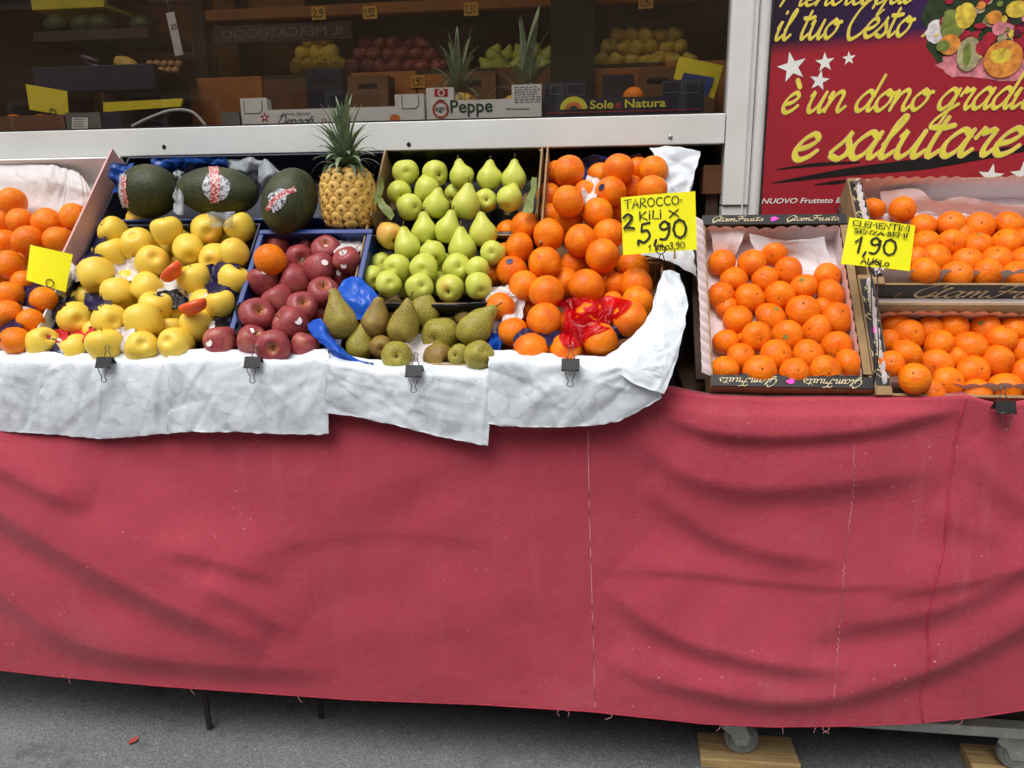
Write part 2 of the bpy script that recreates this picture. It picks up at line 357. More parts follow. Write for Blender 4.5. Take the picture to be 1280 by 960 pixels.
def clothmat():
    t = NT('red_canvas')
    base = t.mix(t.ramp(t.noise(2.3, 4, 0.6), [(0.3, 0.0), (0.72, 1.0)]), lin((154, 44, 61)), lin((178, 62, 79)))
    mp = t.n('ShaderNodeMapping'); mp.inputs['Scale'].default_value = (420, 420, 1500); t.l(t.coords(), mp.inputs['Vector'])
    mp2 = t.n('ShaderNodeMapping'); mp2.inputs['Scale'].default_value = (1500, 420, 420); t.l(t.coords(), mp2.inputs['Vector'])
    wv = t.math('ADD', t.noise(1.0, 2, 0.5, mp.outputs[0]), t.noise(1.0, 2, 0.5, mp2.outputs[0]))
    base = t.mix(t.ramp(wv, [(0.42, 0.0), (0.62, 0.0), (0.9, 0.3)]) if False else t.math('MULTIPLY', t.math('SUBTRACT', wv, 0.75), 0.5), base, lin((226, 120, 132)))
    vo = t.n('ShaderNodeTexVoronoi'); vo.inputs['Scale'].default_value = 42; t.l(t.coords(), vo.inputs['Vector'])
    speck = t.ramp(vo.outputs['Distance'], [(0.05, 0.8), (0.12, 0.0)])
    speck = t.math('MULTIPLY', speck, t.ramp(t.noise(3.1, 3), [(0.5, 0.0), (0.68, 0.9)]))
    base = t.mix(speck, base, lin((226, 170, 172)))
    fade = t.ramp(t.noise(4.0, 6, 0.75), [(0.58, 0.0), (0.78, 0.38)])
    mp3 = t.n('ShaderNodeMapping'); mp3.inputs['Scale'].default_value = (26, 26, 2.2); t.l(t.coords(), mp3.inputs['Vector'])
    dust = t.math('MULTIPLY', t.ramp(t.noise(1.0, 5, .7, mp3.outputs[0]), [(0.52, 0.0), (0.75, 0.5)]), t.ramp(t.noise(1.6, 3), [(0.42, 0.1), (0.62, 1.0)]))
    base = t.mix(dust, base, lin((182, 96, 104)))
    base = t.mix(t.ramp(t.noise(1.1, 2), [(0.4, 0.0), (0.7, 0.25)]), base, lin((136, 38, 54)))
    t.color(t.mix(fade, base, lin((186, 104, 112))))
    t.bump(t.math('ADD', t.math('MULTIPLY', wv, 0.25), t.math('ADD', t.math('MULTIPLY', t.noise(9, 4, .6), 5.0), t.math('MULTIPLY', t.noise(38, 3, .6), 0.9))), 0.5, 0.0022); return t.set(0.9, 0.2, **{'Sheen Weight': 0.1})
MT['cloth'] = clothmat()
MT['thread'] = plain('pale_thread', (206, 140, 146), 0.8, 0.2, 60, 0.0)
MT['seam'] = plain('red_piping', (170, 52, 72), 0.85, 0.2, 60, 0.2, 300)
def postermat():
    t = NT('red_poster_print')
    z = t.n('ShaderNodeSeparateXYZ'); t.l(t.coords(), z.inputs[0])
    base = t.mix(t.noise(2.5, 2), lin((150, 30, 44)), lin((166, 40, 50)))
    purple = t.mix(t.ramp(z.outputs[0], [(0.0, 0.0), (1.0, 1.0)]), lin((36, 20, 40)), lin((84, 44, 120)))
    # printed purple field at the top of the design
    f = t.math('MULTIPLY', t.ramp(t.math('SUBTRACT', z.outputs[2], t.math('MULTIPLY', z.outputs[0], 0.06)), [(0.345, 0.0), (0.375, 1.0)]), 1.0)
    t.color(t.mix(f, base, purple)); t.bump(t.noise(9, 3), 0.1, 0.003); return t.set(0.42, 0.45)
MT['poster'] = postermat()
# ------------------------------------------------------------------ lettering: brush script, marker capitals, plain type
BOWL = [(.85, .78), (.5, 1.0), (.12, .62), (.1, .22), (.35, 0), (.68, .28), (.9, 1.0)]
SCRIPT = {
 'a': ([BOWL, [(.9, 1.0), (.8, .3), (.93, 0), (1.2, .25)]], 1.12), 'o': ([[(.5, 1.0), (.12, .65), (.12, .25), (.42, 0), (.78, .35), (.8, .75), (.5, 1.0), (.58, .8), (1.0, .88)]], .98),
 'e': ([[(.1, .42), (.5, .5), (.78, .76), (.55, 1.0), (.2, .74), (.1, .3), (.35, 0), (.7, .1), (.95, .35)]], .9),
 'è': ([[(.1, .42), (.5, .5), (.78, .76), (.55, 1.0), (.2, .74), (.1, .3), (.35, 0), (.7, .1), (.95, .35)], [(.3, 1.62), (.42, 1.48), (.6, 1.28)]], .9),
 'u': ([[(0, .8), (.15, 1.0), (.12, .3), (.33, 0), (.65, .28), (.85, 1.0)], [(.85, 1.0), (.78, .25), (.93, 0), (1.2, .25)]], 1.12),
 'n': ([[(0, .7), (.14, 1.0), (.08, 0)], [(.1, .2), (.32, .78), (.6, 1.0), (.8, .8), (.76, .25), (.92, 0), (1.2, .25)]], 1.14),
 'm': ([[(0, .7), (.16, 1.0), (.1, 0)], [(.12, .3), (.36, .95), (.55, .95), (.55, 0)], [(.55, .3), (.82, .95), (1.02, .95), (1.0, .2), (1.15, 0), (1.4, .25)]], 1.36),
 'd': ([BOWL, [(1.0, 1.78), (.9, 1.0), (.8, .3), (.93, 0), (1.2, .25)]], 1.12), 't': ([[(.34, 1.5), (.25, 1.0), (.2, .3), (.35, 0), (.65, .25)], [(0, 1.12), (.35, 1.1), (.7, 1.18)]], .66),
 'l': ([[(.05, .5), (.36, 1.15), (.44, 1.5), (.32, 1.56), (.2, 1.2), (.14, .3), (.3, 0), (.6, .25)]], .6),
 'i': ([[(0, .6), (.16, 1.0), (.1, .25), (.26, 0), (.55, .25)], [(.24, 1.42), (.27, 1.52)]], .5),
 'r': ([[(0, .65), (.16, 1.08), (.2, .85), (.6, .95), (.5, .3), (.65, 0), (.9, .25)]], .84), 's': ([[(0, .25), (.33, .7), (.48, 1.05), (.46, .78), (.66, .35), (.45, 0), (.1, .1)], [(.5, .02), (.8, .25)]], .74),
 'g': ([BOWL, [(.9, 1.0), (.8, .1), (.62, -.75), (.3, -.92), (.2, -.65), (.65, -.15), (1.2, .25)]], 1.12),
 'p': ([[(.05, .7), (.2, 1.0), (.08, -.9)], [(.14, .6), (.45, 1.0), (.8, .8), (.75, .3), (.4, 0), (.15, .2)], [(.5, .02), (1.0, .25)]], 1.0),
 'c': ([[(.75, .8), (.5, 1.0), (.15, .7), (.1, .25), (.38, 0), (.85, .3)]], .82),
 'q': ([BOWL, [(.9, 1.0), (.82, 0), (.74, -.9), (1.05, -.45)]], 1.1), 'z': ([[(.05, .95), (.7, 1.0), (.1, .05), (.8, .05)]], .85),
 'C': ([[(1.25, 1.55), (1.3, 1.95), (.95, 2.08), (.4, 1.5), (.12, .6), (.45, -.08), (1.0, .12), (1.35, .5)]], 1.28),
 'G': ([[(1.25, 1.6), (1.25, 1.98), (.85, 2.0), (.3, 1.4), (.12, .6), (.45, .05), (.9, .3), (1.15, .95)], [(1.15, .95), (1.02, .2), (.75, -.5), (.35, -.4), (.8, .0), (1.4, .3)]], 1.32),
 'F': ([[(.15, 1.55), (.35, 1.98), (.9, 1.88), (1.55, 2.05)], [(.92, 1.88), (.75, 1.0), (.5, .08), (.12, .1), (.1, .35)], [(.35, 1.0), (.75, .98), (1.15, 1.08)]], 1.12),
 'D': ([[(.55, 1.85), (.38, 1.0), (.2, .08), (.7, 0), (1.3, .6), (1.25, 1.5), (.7, 2.02), (.05, 1.65)]], 1.45), 'A': ([[(0, .1), (.25, 0), (.9, 2.0), (.9, 1.0), (1.0, 0)], [(.3, .75), (1.1, .8)]], 1.2),
 'P': ([[(.55, 1.8), (.38, 1.0), (.2, 0)], [(.08, 1.5), (.5, 2.0), (1.1, 1.9), (1.15, 1.3), (.7, .95), (.4, 1.0)]], 1.15), '.': ([[(.1, .02), (.14, .1)]], .62), ' ': ([], .62), "'": ([[(.2, 1.9), (.1, 1.5)]], .3)}
def ell(cx, cy, rx, ry, a0=90, a1=450, k=9): return [(cx + rx * math.cos(math.radians(a)), cy + ry * math.sin(math.radians(a))) for a in np.linspace(a0, a1, k)]
CAPS = {  # straight marker capitals: strokes, advance; a leading 'c' marks curved strokes
 'T': ([[(0, .98), (.78, 1.02)], [(.4, 1), (.34, 0)]], .85), 'A': ([[(0, 0), (.4, 1), (.75, 0)], [(.12, .36), (.66, .4)]], .86), 'R': ([[(.05, 0), (.1, 1), (.5, .98), (.62, .76), (.46, .55), (.1, .5), (.68, 0)]], .8),
 'O': ([ell(.42, .5, .38, .48)], .95), '0': ([ell(.36, .5, .34, .5)], .82), 'C': ([ell(.45, .5, .4, .48, 50, 310)], .84), 'K': ([[(.1, 1), (.08, 0)], [(.6, .95), (.12, .45), (.66, 0)]], .78),
 'I': ([[(.1, 1), (.06, 0)]], .3), 'i': ([[(.1, .65), (.08, 0)], [(.1, .88), (.13, .95)]], .3), 'L': ([[(.12, 1), (.05, .02), (.5, 0)]], .6), 'X': ([[(0, .9), (.75, .1)], [(.75, .95), (0, .05)]], .9),
 '2': ([crom([(.0, .78), (.25, 1), (.5, .8), (.38, .5), (0, .02), (.15, .1), (.6, .0)], 5).tolist()], .75), '5': ([[(.55, 1.05), (.15, 1), (.1, .6)] + crom([(.1, .6), (.4, .64), (.52, .3), (.22, 0), (-.08, .12), (-.1, -.1)], 5).tolist()], .75),
 '9': ([crom([(.5, .8), (.3, 1), (.05, .8), (.15, .55), (.45, .62), (.53, .9), (.5, .35), (.3, .0), (.02, .02)], 5).tolist()], .72), '1': ([[(0, .62), (.3, 1), (.2, 0)]], .5), ',': ([[(.1, .08), (.0, -.2)]], .3), '.': ([[(.05, .4), (.12, .42)]], .3), '-': ([[(.0, .5), (.18, .5)]], .35),
 '3': ([crom([(.05, .9), (.35, 1), (.45, .75), (.2, .55), (.5, .3), (.25, 0), (0, .12)], 5).tolist()], .65), 'E': ([[(.6, 1), (.1, .98), (.06, 0), (.6, .02)], [(.08, .52), (.5, .54)]], .72), 'M': ([[(.0, 0), (.1, 1), (.4, .4), (.72, 1), (.8, 0)]], .98), 'N': ([[(0, 0), (.08, 1), (.6, .0), (.68, 1)]], .85),
 'S': ([crom([(.55, .85), (.3, 1), (.08, .78), (.5, .3), (.3, 0), (0, .12)], 5).tolist()], .7), 'Z': ([[(0, 1), (.6, .98), (.0, .02), (.62, 0)]], .75), ' ': ([], .5), 'o': ([ell(.3, .32, .28, .32)], .7), '4': ([[(.45, 0), (.5, 1), (0, .35), (.7, .35)]], .8), 'V': ([[(0, 1), (.3, 0), (.65, 1)]], .75), 'J': ([[(.5, 1), (.5, .2), (.25, 0), (0, .2)]], .7), 'U': ([[(.05, 1), (.05, .25), (.3, 0), (.55, .25), (.58, 1)]], .75), 'B': ([[(.05, 0), (.05, 1), (.45, .95), (.5, .6), (.05, .52), (.55, .4), (.5, .05), (.05, 0)]], .7), '/': ([[(0, -.1), (.5, 1.1)]], .6), 'P': ([[(.05, 0), (.05, 1), (.5, .95), (.5, .5), (.05, .45)]], .65)}
def text_strokes(s, glyphs, shear=0.0, smooth=False, jitter=0.0):
    x = 0.0; out = []; rg = random.Random(hash(len(s)) + ord(s[0]))
    for ch in s:
        st, adv = glyphs[ch]; dy = rg.uniform(-1, 1) * jitter; sc = 1 + rg.uniform(-1, 1) * jitter
        for q in st:
            q = crom(q, 5) if smooth else np.array(q, float)
            if len(q) == 2: q = np.linspace(q[0], q[1], 4)
            q = q * [1, sc] + [0, dy]; out.append(q + np.stack([x + shear * q[:, 1], np.zeros(len(q))], 1))
        x += adv
    return out, x
def ribbon_geo(strokes, wd, to3, nib=None, lift=0.0, grow=0.0):
    V = []; Fc = []; z = lift
    for q in strokes:
        q = np.asarray(q, float); t = np.gradient(q, axis=0); L = np.linalg.norm(t, axis=1, keepdims=True) + 1e-9; t = t / L
        nn = np.stack([-t[:, 1], t[:, 0]], 1); m = len(q)
        ww = np.full(m, wd)
        if nib is not None: ww = wd * (0.42 + 0.75 * np.abs(t[:, 0] * math.sin(nib) - t[:, 1] * math.cos(nib)))
        ww = ww + grow
        q2 = np.vstack([q[0] - t[0] * ww[0] * .42, q, q[-1] + t[-1] * ww[-1] * .42]); nn = np.vstack([nn[0], nn, nn[-1]]); w2 = np.concatenate([[ww[0] * .55], ww, [ww[-1] * .55]])
        b = len(V)
        for i in range(m + 2):
            zz = z + i * 2e-6
            V.append(to3(*(q2[i] + nn[i] * w2[i] / 2), zz)); V.append(to3(*(q2[i] - nn[i] * w2[i] / 2), zz))
        for i in range(m + 1): Fc.append((b + 2 * i, b + 2 * i + 1, b + 2 * i + 3, b + 2 * i + 2))
        z += 4e-5
    return V, Fc
def write(name, s, fr, x, y, size, mat, parent, glyphs=CAPS, wd=.13, shear=0., smooth=False, nib=None, width=None, lift=.0008, outline=None, jitter=0.0):
    """lettering lying on the plane of fr: baseline start x, y, letter unit = size metres; width fits the line to a length"""
    st, adv = text_strokes(s, glyphs, shear, smooth, jitter); kx = size if width is None else width / adv
    to3 = lambda a, b, z: fr(x + a * kx, y + b * size, z)
    if outline: mesh('lettering_outline', *ribbon_geo(st, wd, to3, nib, lift, outline[1]), outline[0], parent)
    return mesh(name, *ribbon_geo(st, wd, to3, nib, lift + (.0006 if outline else 0)), mat, parent)
def typeset(name, s, fr, x, y, size, mat, parent, width=None, lift=.0008, shear=0.0, bold=0.0, mirror=False):
    cu = bpy.data.curves.new(name, 'FONT'); cu.body = s; cu.size = 1.0; cu.shear = shear; cu.offset = bold; cu.resolution_u = 3
    tmp = bpy.data.objects.new(name, cu); COL.objects.link(tmp)
    me = bpy.data.meshes.new_from_object(tmp.evaluated_get(bpy.context.evaluated_depsgraph_get()))
    bpy.data.objects.remove(tmp); bpy.data.curves.remove(cu)
    co = np.array([v.co[:] for v in me.vertices]); fc = [tuple(p.vertices) for p in me.polygons]; bpy.data.meshes.remove(me)
    kx = size if width is None else width / (co[:, 0].max() - co[:, 0].min())
    X = co[:, 0] * kx
    if mirror: X = X.max() - X
    return mesh(name, [fr(x + a, y + b * size, lift) for a, b in zip(X, co[:, 1])], fc, mat, parent)
def flat(name, pts2, fr, mat, parent, lift=.0006, hole=None):   # flat printed polygon on the plane of fr
    return mesh(name, [fr(a, b, lift) for a, b in pts2], [tuple(range(len(pts2)))], mat, parent)
def starpts(cx, cy, r, rot=0.0): return [(cx + (r if k % 2 == 0 else r * .4) * math.cos(rot + math.pi / 2 + k * math.pi / 5), cy + (r if k % 2 == 0 else r * .4) * math.sin(rot + math.pi / 2 + k * math.pi / 5)) for k in range(10)]
def pxfr(fr, px, py):                          # pixel -> coordinates in the plane of fr
    p = onpl(px, py, fr.O, fr.ez) - fr.O; return float(np.dot(p, fr.ex)), float(np.dot(p, fr.ey))

# ------------------------------------------------------------------ crumpled sheets (paper, film)
def upsample(G, nu, nv):
    G = np.asarray(G, float)
    def ax(A, n):
        m = A.shape[0]
        if m == 1: return np.repeat(A, n, 0)
        t = np.linspace(0, m - 1, n); i = np.clip(np.floor(t).astype(int), 0, m - 2); f = (t - i)[:, None, None]
        p0 = A[np.clip(i - 1, 0, m - 1)]; p1 = A[i]; p2 = A[i + 1]; p3 = A[np.clip(i + 2, 0, m - 1)]
        if m == 2: return p1 + (p2 - p1) * f
        return 0.5 * (2 * p1 + (p2 - p0) * f + (2 * p0 - 5 * p1 + 4 * p2 - p3) * f ** 2 + (3 * p1 - p0 - 3 * p2 + p3) * f ** 3)
    G = ax(G, nv); return ax(G.transpose(1, 0, 2), nu).transpose(1, 0, 2)
def creases(U, V, W, H, K, amp, wd, rg):
    D = np.zeros_like(U)
    for _ in range(K):
        c = rg.uniform(0, 1, 2) * [W, H]; a = rg.uniform(0, math.pi); L = rg.uniform(.15, .6) * min(max(W, H), .3); wdt = wd * rg.uniform(.4, 1.4); A = amp * rg.uniform(-1, 1)
        dx = U - c[0]; dy = V - c[1]; s = dx * math.cos(a) + dy * math.sin(a); d = -dx * math.sin(a) + dy * math.cos(a)
        end = np.clip(1 - (np.abs(s) / L) ** 2, 0, 1)
        prof = np.where(d > 0, np.clip(1 - d / wdt, 0, 1), np.clip(1 + d / (wdt * rg.uniform(.25, 1)), 0, 1))
        D += A * prof * end
    return D
def sheet_geo(rows, res=.006, amp=.003, K=40, wd=.03, seed=1, ragged=.0, pin=None, world=False, maxn=90):
    G = np.array([[np.array(c) if world else pt(*c) for c in r] for r in rows])
    W = np.linalg.norm(np.diff(G, axis=1), axis=2).sum(1).max(); H = np.linalg.norm(np.diff(G, axis=0), axis=2).sum(0).max()
    nu = int(np.clip(W / res, 6, maxn * 1.6)); nv = int(np.clip(H / res, 6, maxn)); S = upsample(G, nu, nv); rg = np.random.default_rng(seed)
    U, V = np.meshgrid(np.linspace(0, W, nu), np.linspace(0, H, nv)); D = creases(U, V, W, H, K, amp, wd, rg)
    du = np.gradient(S, axis=1); dv = np.gradient(S, axis=0); N = np.cross(du, dv); N /= np.linalg.norm(N, axis=2, keepdims=True) + 1e-12
    D = D - D.mean()
    if pin is not None: D *= np.clip(np.minimum.reduce([V / pin, np.ones_like(V)]), .15, 1)
    S = S + N * D[..., None]
    if ragged:
        for i in range(nv):
            for j in range(nu):
                e = min(i, nv - 1 - i, j, nu - 1 - j)
                if e == 0: S[i, j] += ragged * np.array(mnoise.noise_vector(Vector(S[i, j] * 60)))
    Fc = [(i * nu + j, i * nu + j + 1, (i + 1) * nu + j + 1, (i + 1) * nu + j) for i in range(nv - 1) for j in range(nu - 1)]
    return S.reshape(-1, 3), Fc
def sheet(name, rows, mat, label=None, cat=None, parent=None, **kw):
    o = mesh(name, *sheet_geo(rows, **kw), mat, parent, True)
    if label: tag(o, label, cat, kw.get('group'))
    return o

# ------------------------------------------------------------------ fruit meshes (unit radius), fruit placing
def sph(n=14, zs=1.0, dim=0.0, botdim=0.0, p=1.0):
    out = []
    for i in range(n + 1):
        a = math.pi * i / n; r = math.sin(a); z = math.cos(a) * zs
        if dim: z -= dim * math.exp(-(r / .28) ** 2) * (1 if math.cos(a) > 0 else 0)
        if botdim: z += botdim * math.exp(-(r / .2) ** 2) * (1 if math.cos(a) < 0 else 0)
        out.append((max(r, .004), z))
    return out[::-1]
def apple_prof(d=1.0):
    P = [(.004, -.84 + .18 * d), (.12, -.84 + .14 * d), (.24, -.86 + .06 * d), (.42, -.85), (.62, -.75), (.82, -.5), (.95, -.14), (1.0, .2), (.96, .5), (.82, .74), (.6, .87), (.4, .9 - .02 * d), (.22, .88 - .12 * d), (.1, .86 - .26 * d), (.004, .84 - .3 * d)]
    q = crom(P, 2); return [(max(a, .004), b) for a, b in q]
def pear_prof(neck=1.0):
    P = [(.004, -.8), (.16, -.86), (.42, -.92), (.74, -.72), (.96, -.3), (1.0, .05), (.9, .42), (.7, .78 * neck + .02), (.5, 1.1 * neck), (.37, 1.38 * neck), (.27, 1.58 * neck), (.12, 1.68 * neck), (.004, 1.66 * neck)]
    q = crom(P, 2); return [(max(a, .004), b) for a, b in q]
FM = {}
for i in range(3):
    FM['orange', i] = meshdata('orange', lathe_geo(sph(16, [.98, .95, 1.02][i], .03), 26, .05, i), MT['orange'])
    FM['tarocco', i] = meshdata('blood_orange', lathe_geo(sph(16, [1.0, .96, 1.05][i], .03), 26, .06, i + 4), MT['tarocco'])
    FM['clementine', i] = meshdata('clementine', lathe_geo(sph(16, [.86, .8, .9][i], .05, .03), 26, .06, i + 8), MT['clementine'])
    FM['golden', i] = meshdata('yellow_apple', lathe_geo(apple_prof(.55), 26, .04, i + 2, 5, .012), MT['golden'])
    FM['redapple', i] = meshdata('red_apple', lathe_geo(apple_prof(), 26, .07, i + 5, 5, .018), MT['redapple'])
    FM['greenpear', i] = meshdata('green_pear', lathe_geo(pear_prof([.8, .88, .95][i]), 26, .1, i + 2), MT['greenpear'])
    FM['blushpear', i] = meshdata('green_pear', lathe_geo(pear_prof([.8, .88, .95][i]), 26, .1, i + 2), MT['blushpear'])
    FM['brownpear', i] = meshdata('brown_pear', lathe_geo(pear_prof([1.0, 1.1, 1.2][i]), 26, .12, i + 3), MT['brownpear'])
    FM['brownround', i] = meshdata('brown_pear', lathe_geo(pear_prof(.7), 26, .12, i + 3), MT['brownpear'])
STEM_A = meshdata('stem', tube_geo(crom([(0, 0, .5), (.02, .01, .8), (.08, .03, 1.08)], 3), [.03] * 6 + [.045], 6), MT['stem'])
STEM_P = {k: meshdata('stem', tube_geo(crom([(0, 0, 1.55 * k), (.03, .02, 1.75 * k), (.12, .05, 2.02 * k + .05)], 3), [.045] * 6 + [.06], 6), MT['stem']) for k in (.8, .88, .95, 1.0, 1.1, 1.2, .7)}
def calyx_geo(rad=.2, z=.0):
    V = [(0, 0, z + .02)]; Fc = []
    for k in range(10):
        r = rad if k % 2 == 0 else rad * .42; a = k * math.pi / 5; V.append((r * math.cos(a), r * math.sin(a), z + (.02 if k % 2 else -.005)))
    return V, [(0, 1 + k, 1 + (k + 1) % 10) for k in range(10)]
CALYX = {i: meshdata('calyx', calyx_geo(.24, [.84, .78, .88][i]), MT['calyx'], False) for i in range(3)}
SCAR = {i: meshdata('calyx_scar', calyx_geo(.085, [.835, .775, .875][i]), MT['scar'], False) for i in range(3)}
BLOSSOM = meshdata('blossom_end', calyx_geo(.15, -.70), MT['scar'], False)
for v in BLOSSOM.vertices: v.co.z = -.83 - .05 * (math.hypot(v.co.x, v.co.y) < .01) * -1
def disc_geo(r=1.0, n=12, dome=.0):
    V = [(0, 0, dome)] + [(r * math.cos(2 * math.pi * k / n), r * math.sin(2 * math.pi * k / n), 0) for k in range(n)]
    return V, [(0, 1 + k, 1 + (k + 1) % n) for k in range(n)]
STICK = {k: meshdata('sticker', disc_geo(.225, 14, .012), MT[k], True) for k in ('sticker_w', 'sticker_n')}

ORD = ['zeroth', 'first', 'second', 'third', 'fourth', 'fifth', 'sixth', 'seventh', 'eighth', 'ninth', 'tenth', 'eleventh', 'twelfth', 'thirteenth', 'fourteenth', 'fifteenth', 'sixteenth', 'seventeenth', 'eighteenth', 'nineteenth', 'twentieth']
class Bed:                                     # a tilted bed: front rim line at y=Y0, z=Z0, sloping up backwards by T degrees
    def __init__(s, Z0, T, Y0=0.0, X0=0.0):
        t = math.radians(T); s.d = np.array([0, math.cos(t), math.sin(t)]); s.n = np.array([0, -math.sin(t), math.cos(t)]); s.P = np.array([X0, Y0, Z0])
    def at(s, x, sl, n=0.0): return np.array([x, s.P[1], s.P[2]]) + s.d * sl + s.n * n
    def px(s, px, py, n=0.0): return onpl(px, py, s.P + s.n * n, s.n)
    def frame(s, x, sl=0.0, n=0.0): return Frame(s.at(x, sl, n), (1, 0, 0), s.d, s.n)
def settle(items, bed, floor=-.086, n0=-.012, nb=-.045):
    N = len(items); D = np.array([ray(a[0], a[1]) for a in items]); ang = np.array([a[2] / 2 / F for a in items]); t = np.zeros(N)
    for i, a in enumerate(items):
        n_ = nb if 'b' in a[3] else n0
        if 'f' in a[3]: n_ = n0 + .03
        P = bed.px(a[0], a[1], n_); t[i] = np.linalg.norm(P - CAM)
    cosv = D @ fw; rr = lambda: ang * t * cosv
    for it in range(90):
        C = CAM + D * t[:, None]; R = rr(); mv = np.zeros(N)
        for i in range(N):
            d = np.linalg.norm(C - C[i], axis=1)
            for j in np.nonzero((d < .95 * (R + R[i])) & (np.arange(N) > i))[0]:
                o = .95 * (R[i] + R[j]) - d[j]; back = i if (t[i] > t[j] + 1e-4 or (abs(t[i] - t[j]) <= 1e-4 and items[i][1] < items[j][1])) else j
                fr_ = j if back == i else i; mv[back] += o * .5; mv[fr_] -= o * .18
        t += np.clip(mv, -.012, .012); C = CAM + D * t[:, None]; R = rr()
        h = (C - bed.P) @ bed.n - R * .85 - floor; bad = h < 0
        t[bad] += (h / (D @ bed.n))[bad] * -1
    return CAM + D * t[:, None], rr()
def q_axis(axis, spin): return Vector(nrm(axis)).to_track_quat('Z', 'Y') @ Quaternion((0, 0, 1), spin)
def rows_of(items, thr):
    idx = sorted(range(len(items)), key=lambda i: -items[i][1]); rows = []
    for i in idx:
        if rows and rows[-1][0] - items[i][1] < thr: rows[-1][1].append(i)
        else: rows.append((items[i][1], [i]))
    out = {}
    for r, (_, ids) in enumerate(rows):
        ids.sort(key=lambda i: items[i][0])
        for k, i in enumerate(ids): out[i] = (r + 1, k + 1, len(ids))
    return out
SPH = []
def make_fruit(kind, name, c, r, rg, axis, tags, ni=None):
    v = rg.randrange(3) if ni is None else ni; key = kind
    if kind == 'brownpear' and 'r' in tags: key = 'brownround'
    if kind == 'greenpear' and 'R' in tags: key = 'blushpear'
    o = bpy.data.objects.new(name, FM[key, v]); COL.objects.link(o)
    o.location = Vector(c); o.rotation_mode = 'QUATERNION'; o.rotation_quaternion = q_axis(axis, rg.uniform(0, 6.28)); j_ = .035 if kind in ('golden', 'redapple') else .05 if kind in ('orange', 'tarocco', 'clementine') else .0; o.scale = (r * (1 + rg.uniform(-j_, j_)), r * (1 + rg.uniform(-j_, j_)), r * (1 + rg.uniform(-j_, j_)))
    SPH.append((np.asarray(c, float), r))
    def part(nm, me):
        p = bpy.data.objects.new(nm, me); COL.objects.link(p); p.parent = o; return p
    if kind in ('golden', 'redapple'): part('stem', STEM_A)
    if kind == 'greenpear': part('stem', STEM_P[[.8, .88, .95][v]]); part('blossom_end', BLOSSOM)
    if kind == 'brownpear': part('stem', STEM_P[[1.0, 1.1, 1.2][v] if key == 'brownpear' else .7]); part('blossom_end', BLOSSOM)
    if kind == 'clementine':
        if 'g' in tags: part('calyx', CALYX[v])
        else: part('calyx_scar', SCAR[v])
    if kind in ('orange', 'tarocco'):
        p = part('calyx_scar', SCAR[0]); p.location.z = {'orange': [.98, .95, 1.02], 'tarocco': [1.0, .96, 1.05]}[kind][v] - .03 - .845
    return o
def add_sticker(o, mat, px, py, s=1.0, lift=1.012):
    """a sticker part on the fruit where the photo shows it"""
    c = np.array(o.location); r = o.scale[0]; d = ray(px, py); oc = CAM - c; b = np.dot(oc, d); q = b * b - (np.dot(oc, oc) - r * r)
    P = CAM + d * (-b - math.sqrt(q)) if q > 0 else c + nrm(CAM - c) * r
    nv = nrm(P - c); M = Matrix.LocRotScale(o.location, o.rotation_quaternion, o.scale).inverted()
    # seat the sticker on the real (not perfectly round) skin
    me = o.data; ld = (M.to_3x3() @ Vector(nv)).normalized(); best = max((v.co for v in me.vertices), key=lambda q_: q_.normalized().dot(ld)); lift = best.length * 1.015
    p = bpy.data.objects.new('sticker', STICK[mat]); COL.objects.link(p); p.parent = o; p.location = ld * lift; p.rotation_mode = 'QUATERNION'
    p.rotation_quaternion = ld.to_track_quat('Z', 'Y'); p.scale = (s, s * .9, 1); return p
FRUIT = {}
SIZE = dict(golden=1.02, greenpear=1.06, redapple=1.03, brownpear=1.04)
def pile(kind, name, where, cat, group, items, bed, thr=13, seed=1, **kw):
    items = [(a[0], a[1], a[2] * SIZE.get(kind, 1.0), a[3]) for a in items]; rg = random.Random(seed); C, R = settle(items, bed, **kw); vis = [i for i, a in enumerate(items) if a[0] + a[2] / 2 > 8 and a[0] - a[2] / 2 < 1272]; rv_ = rows_of([items[i] for i in vis], thr); rows = {vis[k]: v for k, v in rv_.items()}; out = []; beyond = 0
    for i, a in enumerate(items):
        tg = a[3]; toward = nrm(CAM - C[i]); rv = np.array([rg.uniform(-1, 1) for _ in range(3)])
        if 'pear' in kind:
            if 'u' in tg: ax = np.array([rg.uniform(-.3, .3), .05, 1.0]) + toward * rg.uniform(-.1, .1)
            elif 'l' in tg: ax = np.array([-.8, .1, .6])
            elif 'k' in tg: ax = np.array([.75, .1, .8])
            else: ax = -toward * rg.uniform(.9, 1.1) + rv * .45 + np.array([0, 0, .25])
        elif kind == 'clementine': ax = bed.n * .8 + toward * .3 + rv * .75
        elif kind == 'redapple': ax = bed.n * .35 + np.array([0, 0, .55]) + rv * .8
        elif kind == 'golden': ax = np.array([0, .25, .9]) + rv * .75 if rg.random() < .75 else -toward * .8 + rv * .5
        else: ax = rv + toward * .1
        o = make_fruit(kind, name, C[i], R[i], rg, ax, tg)
        if i not in rows:
            beyond += 1; tag(o, f'{where[0]} {where[1]}, beyond the photo edge, {ORD[beyond]} counted upward', cat, group); FRUIT[(kind, a[0], a[1])] = o; out.append(o); continue
        r, k, n = rows[i]
        pos = f'{ORD[k]} from left in the {ORD[r]} row up' if n > 1 else f'alone in the {ORD[r]} row up'
        tag(o, f'{where[0]}, {pos} {where[1]}', cat, group)
        FRUIT[(kind, a[0], a[1])] = o; out.append(o)
    return out
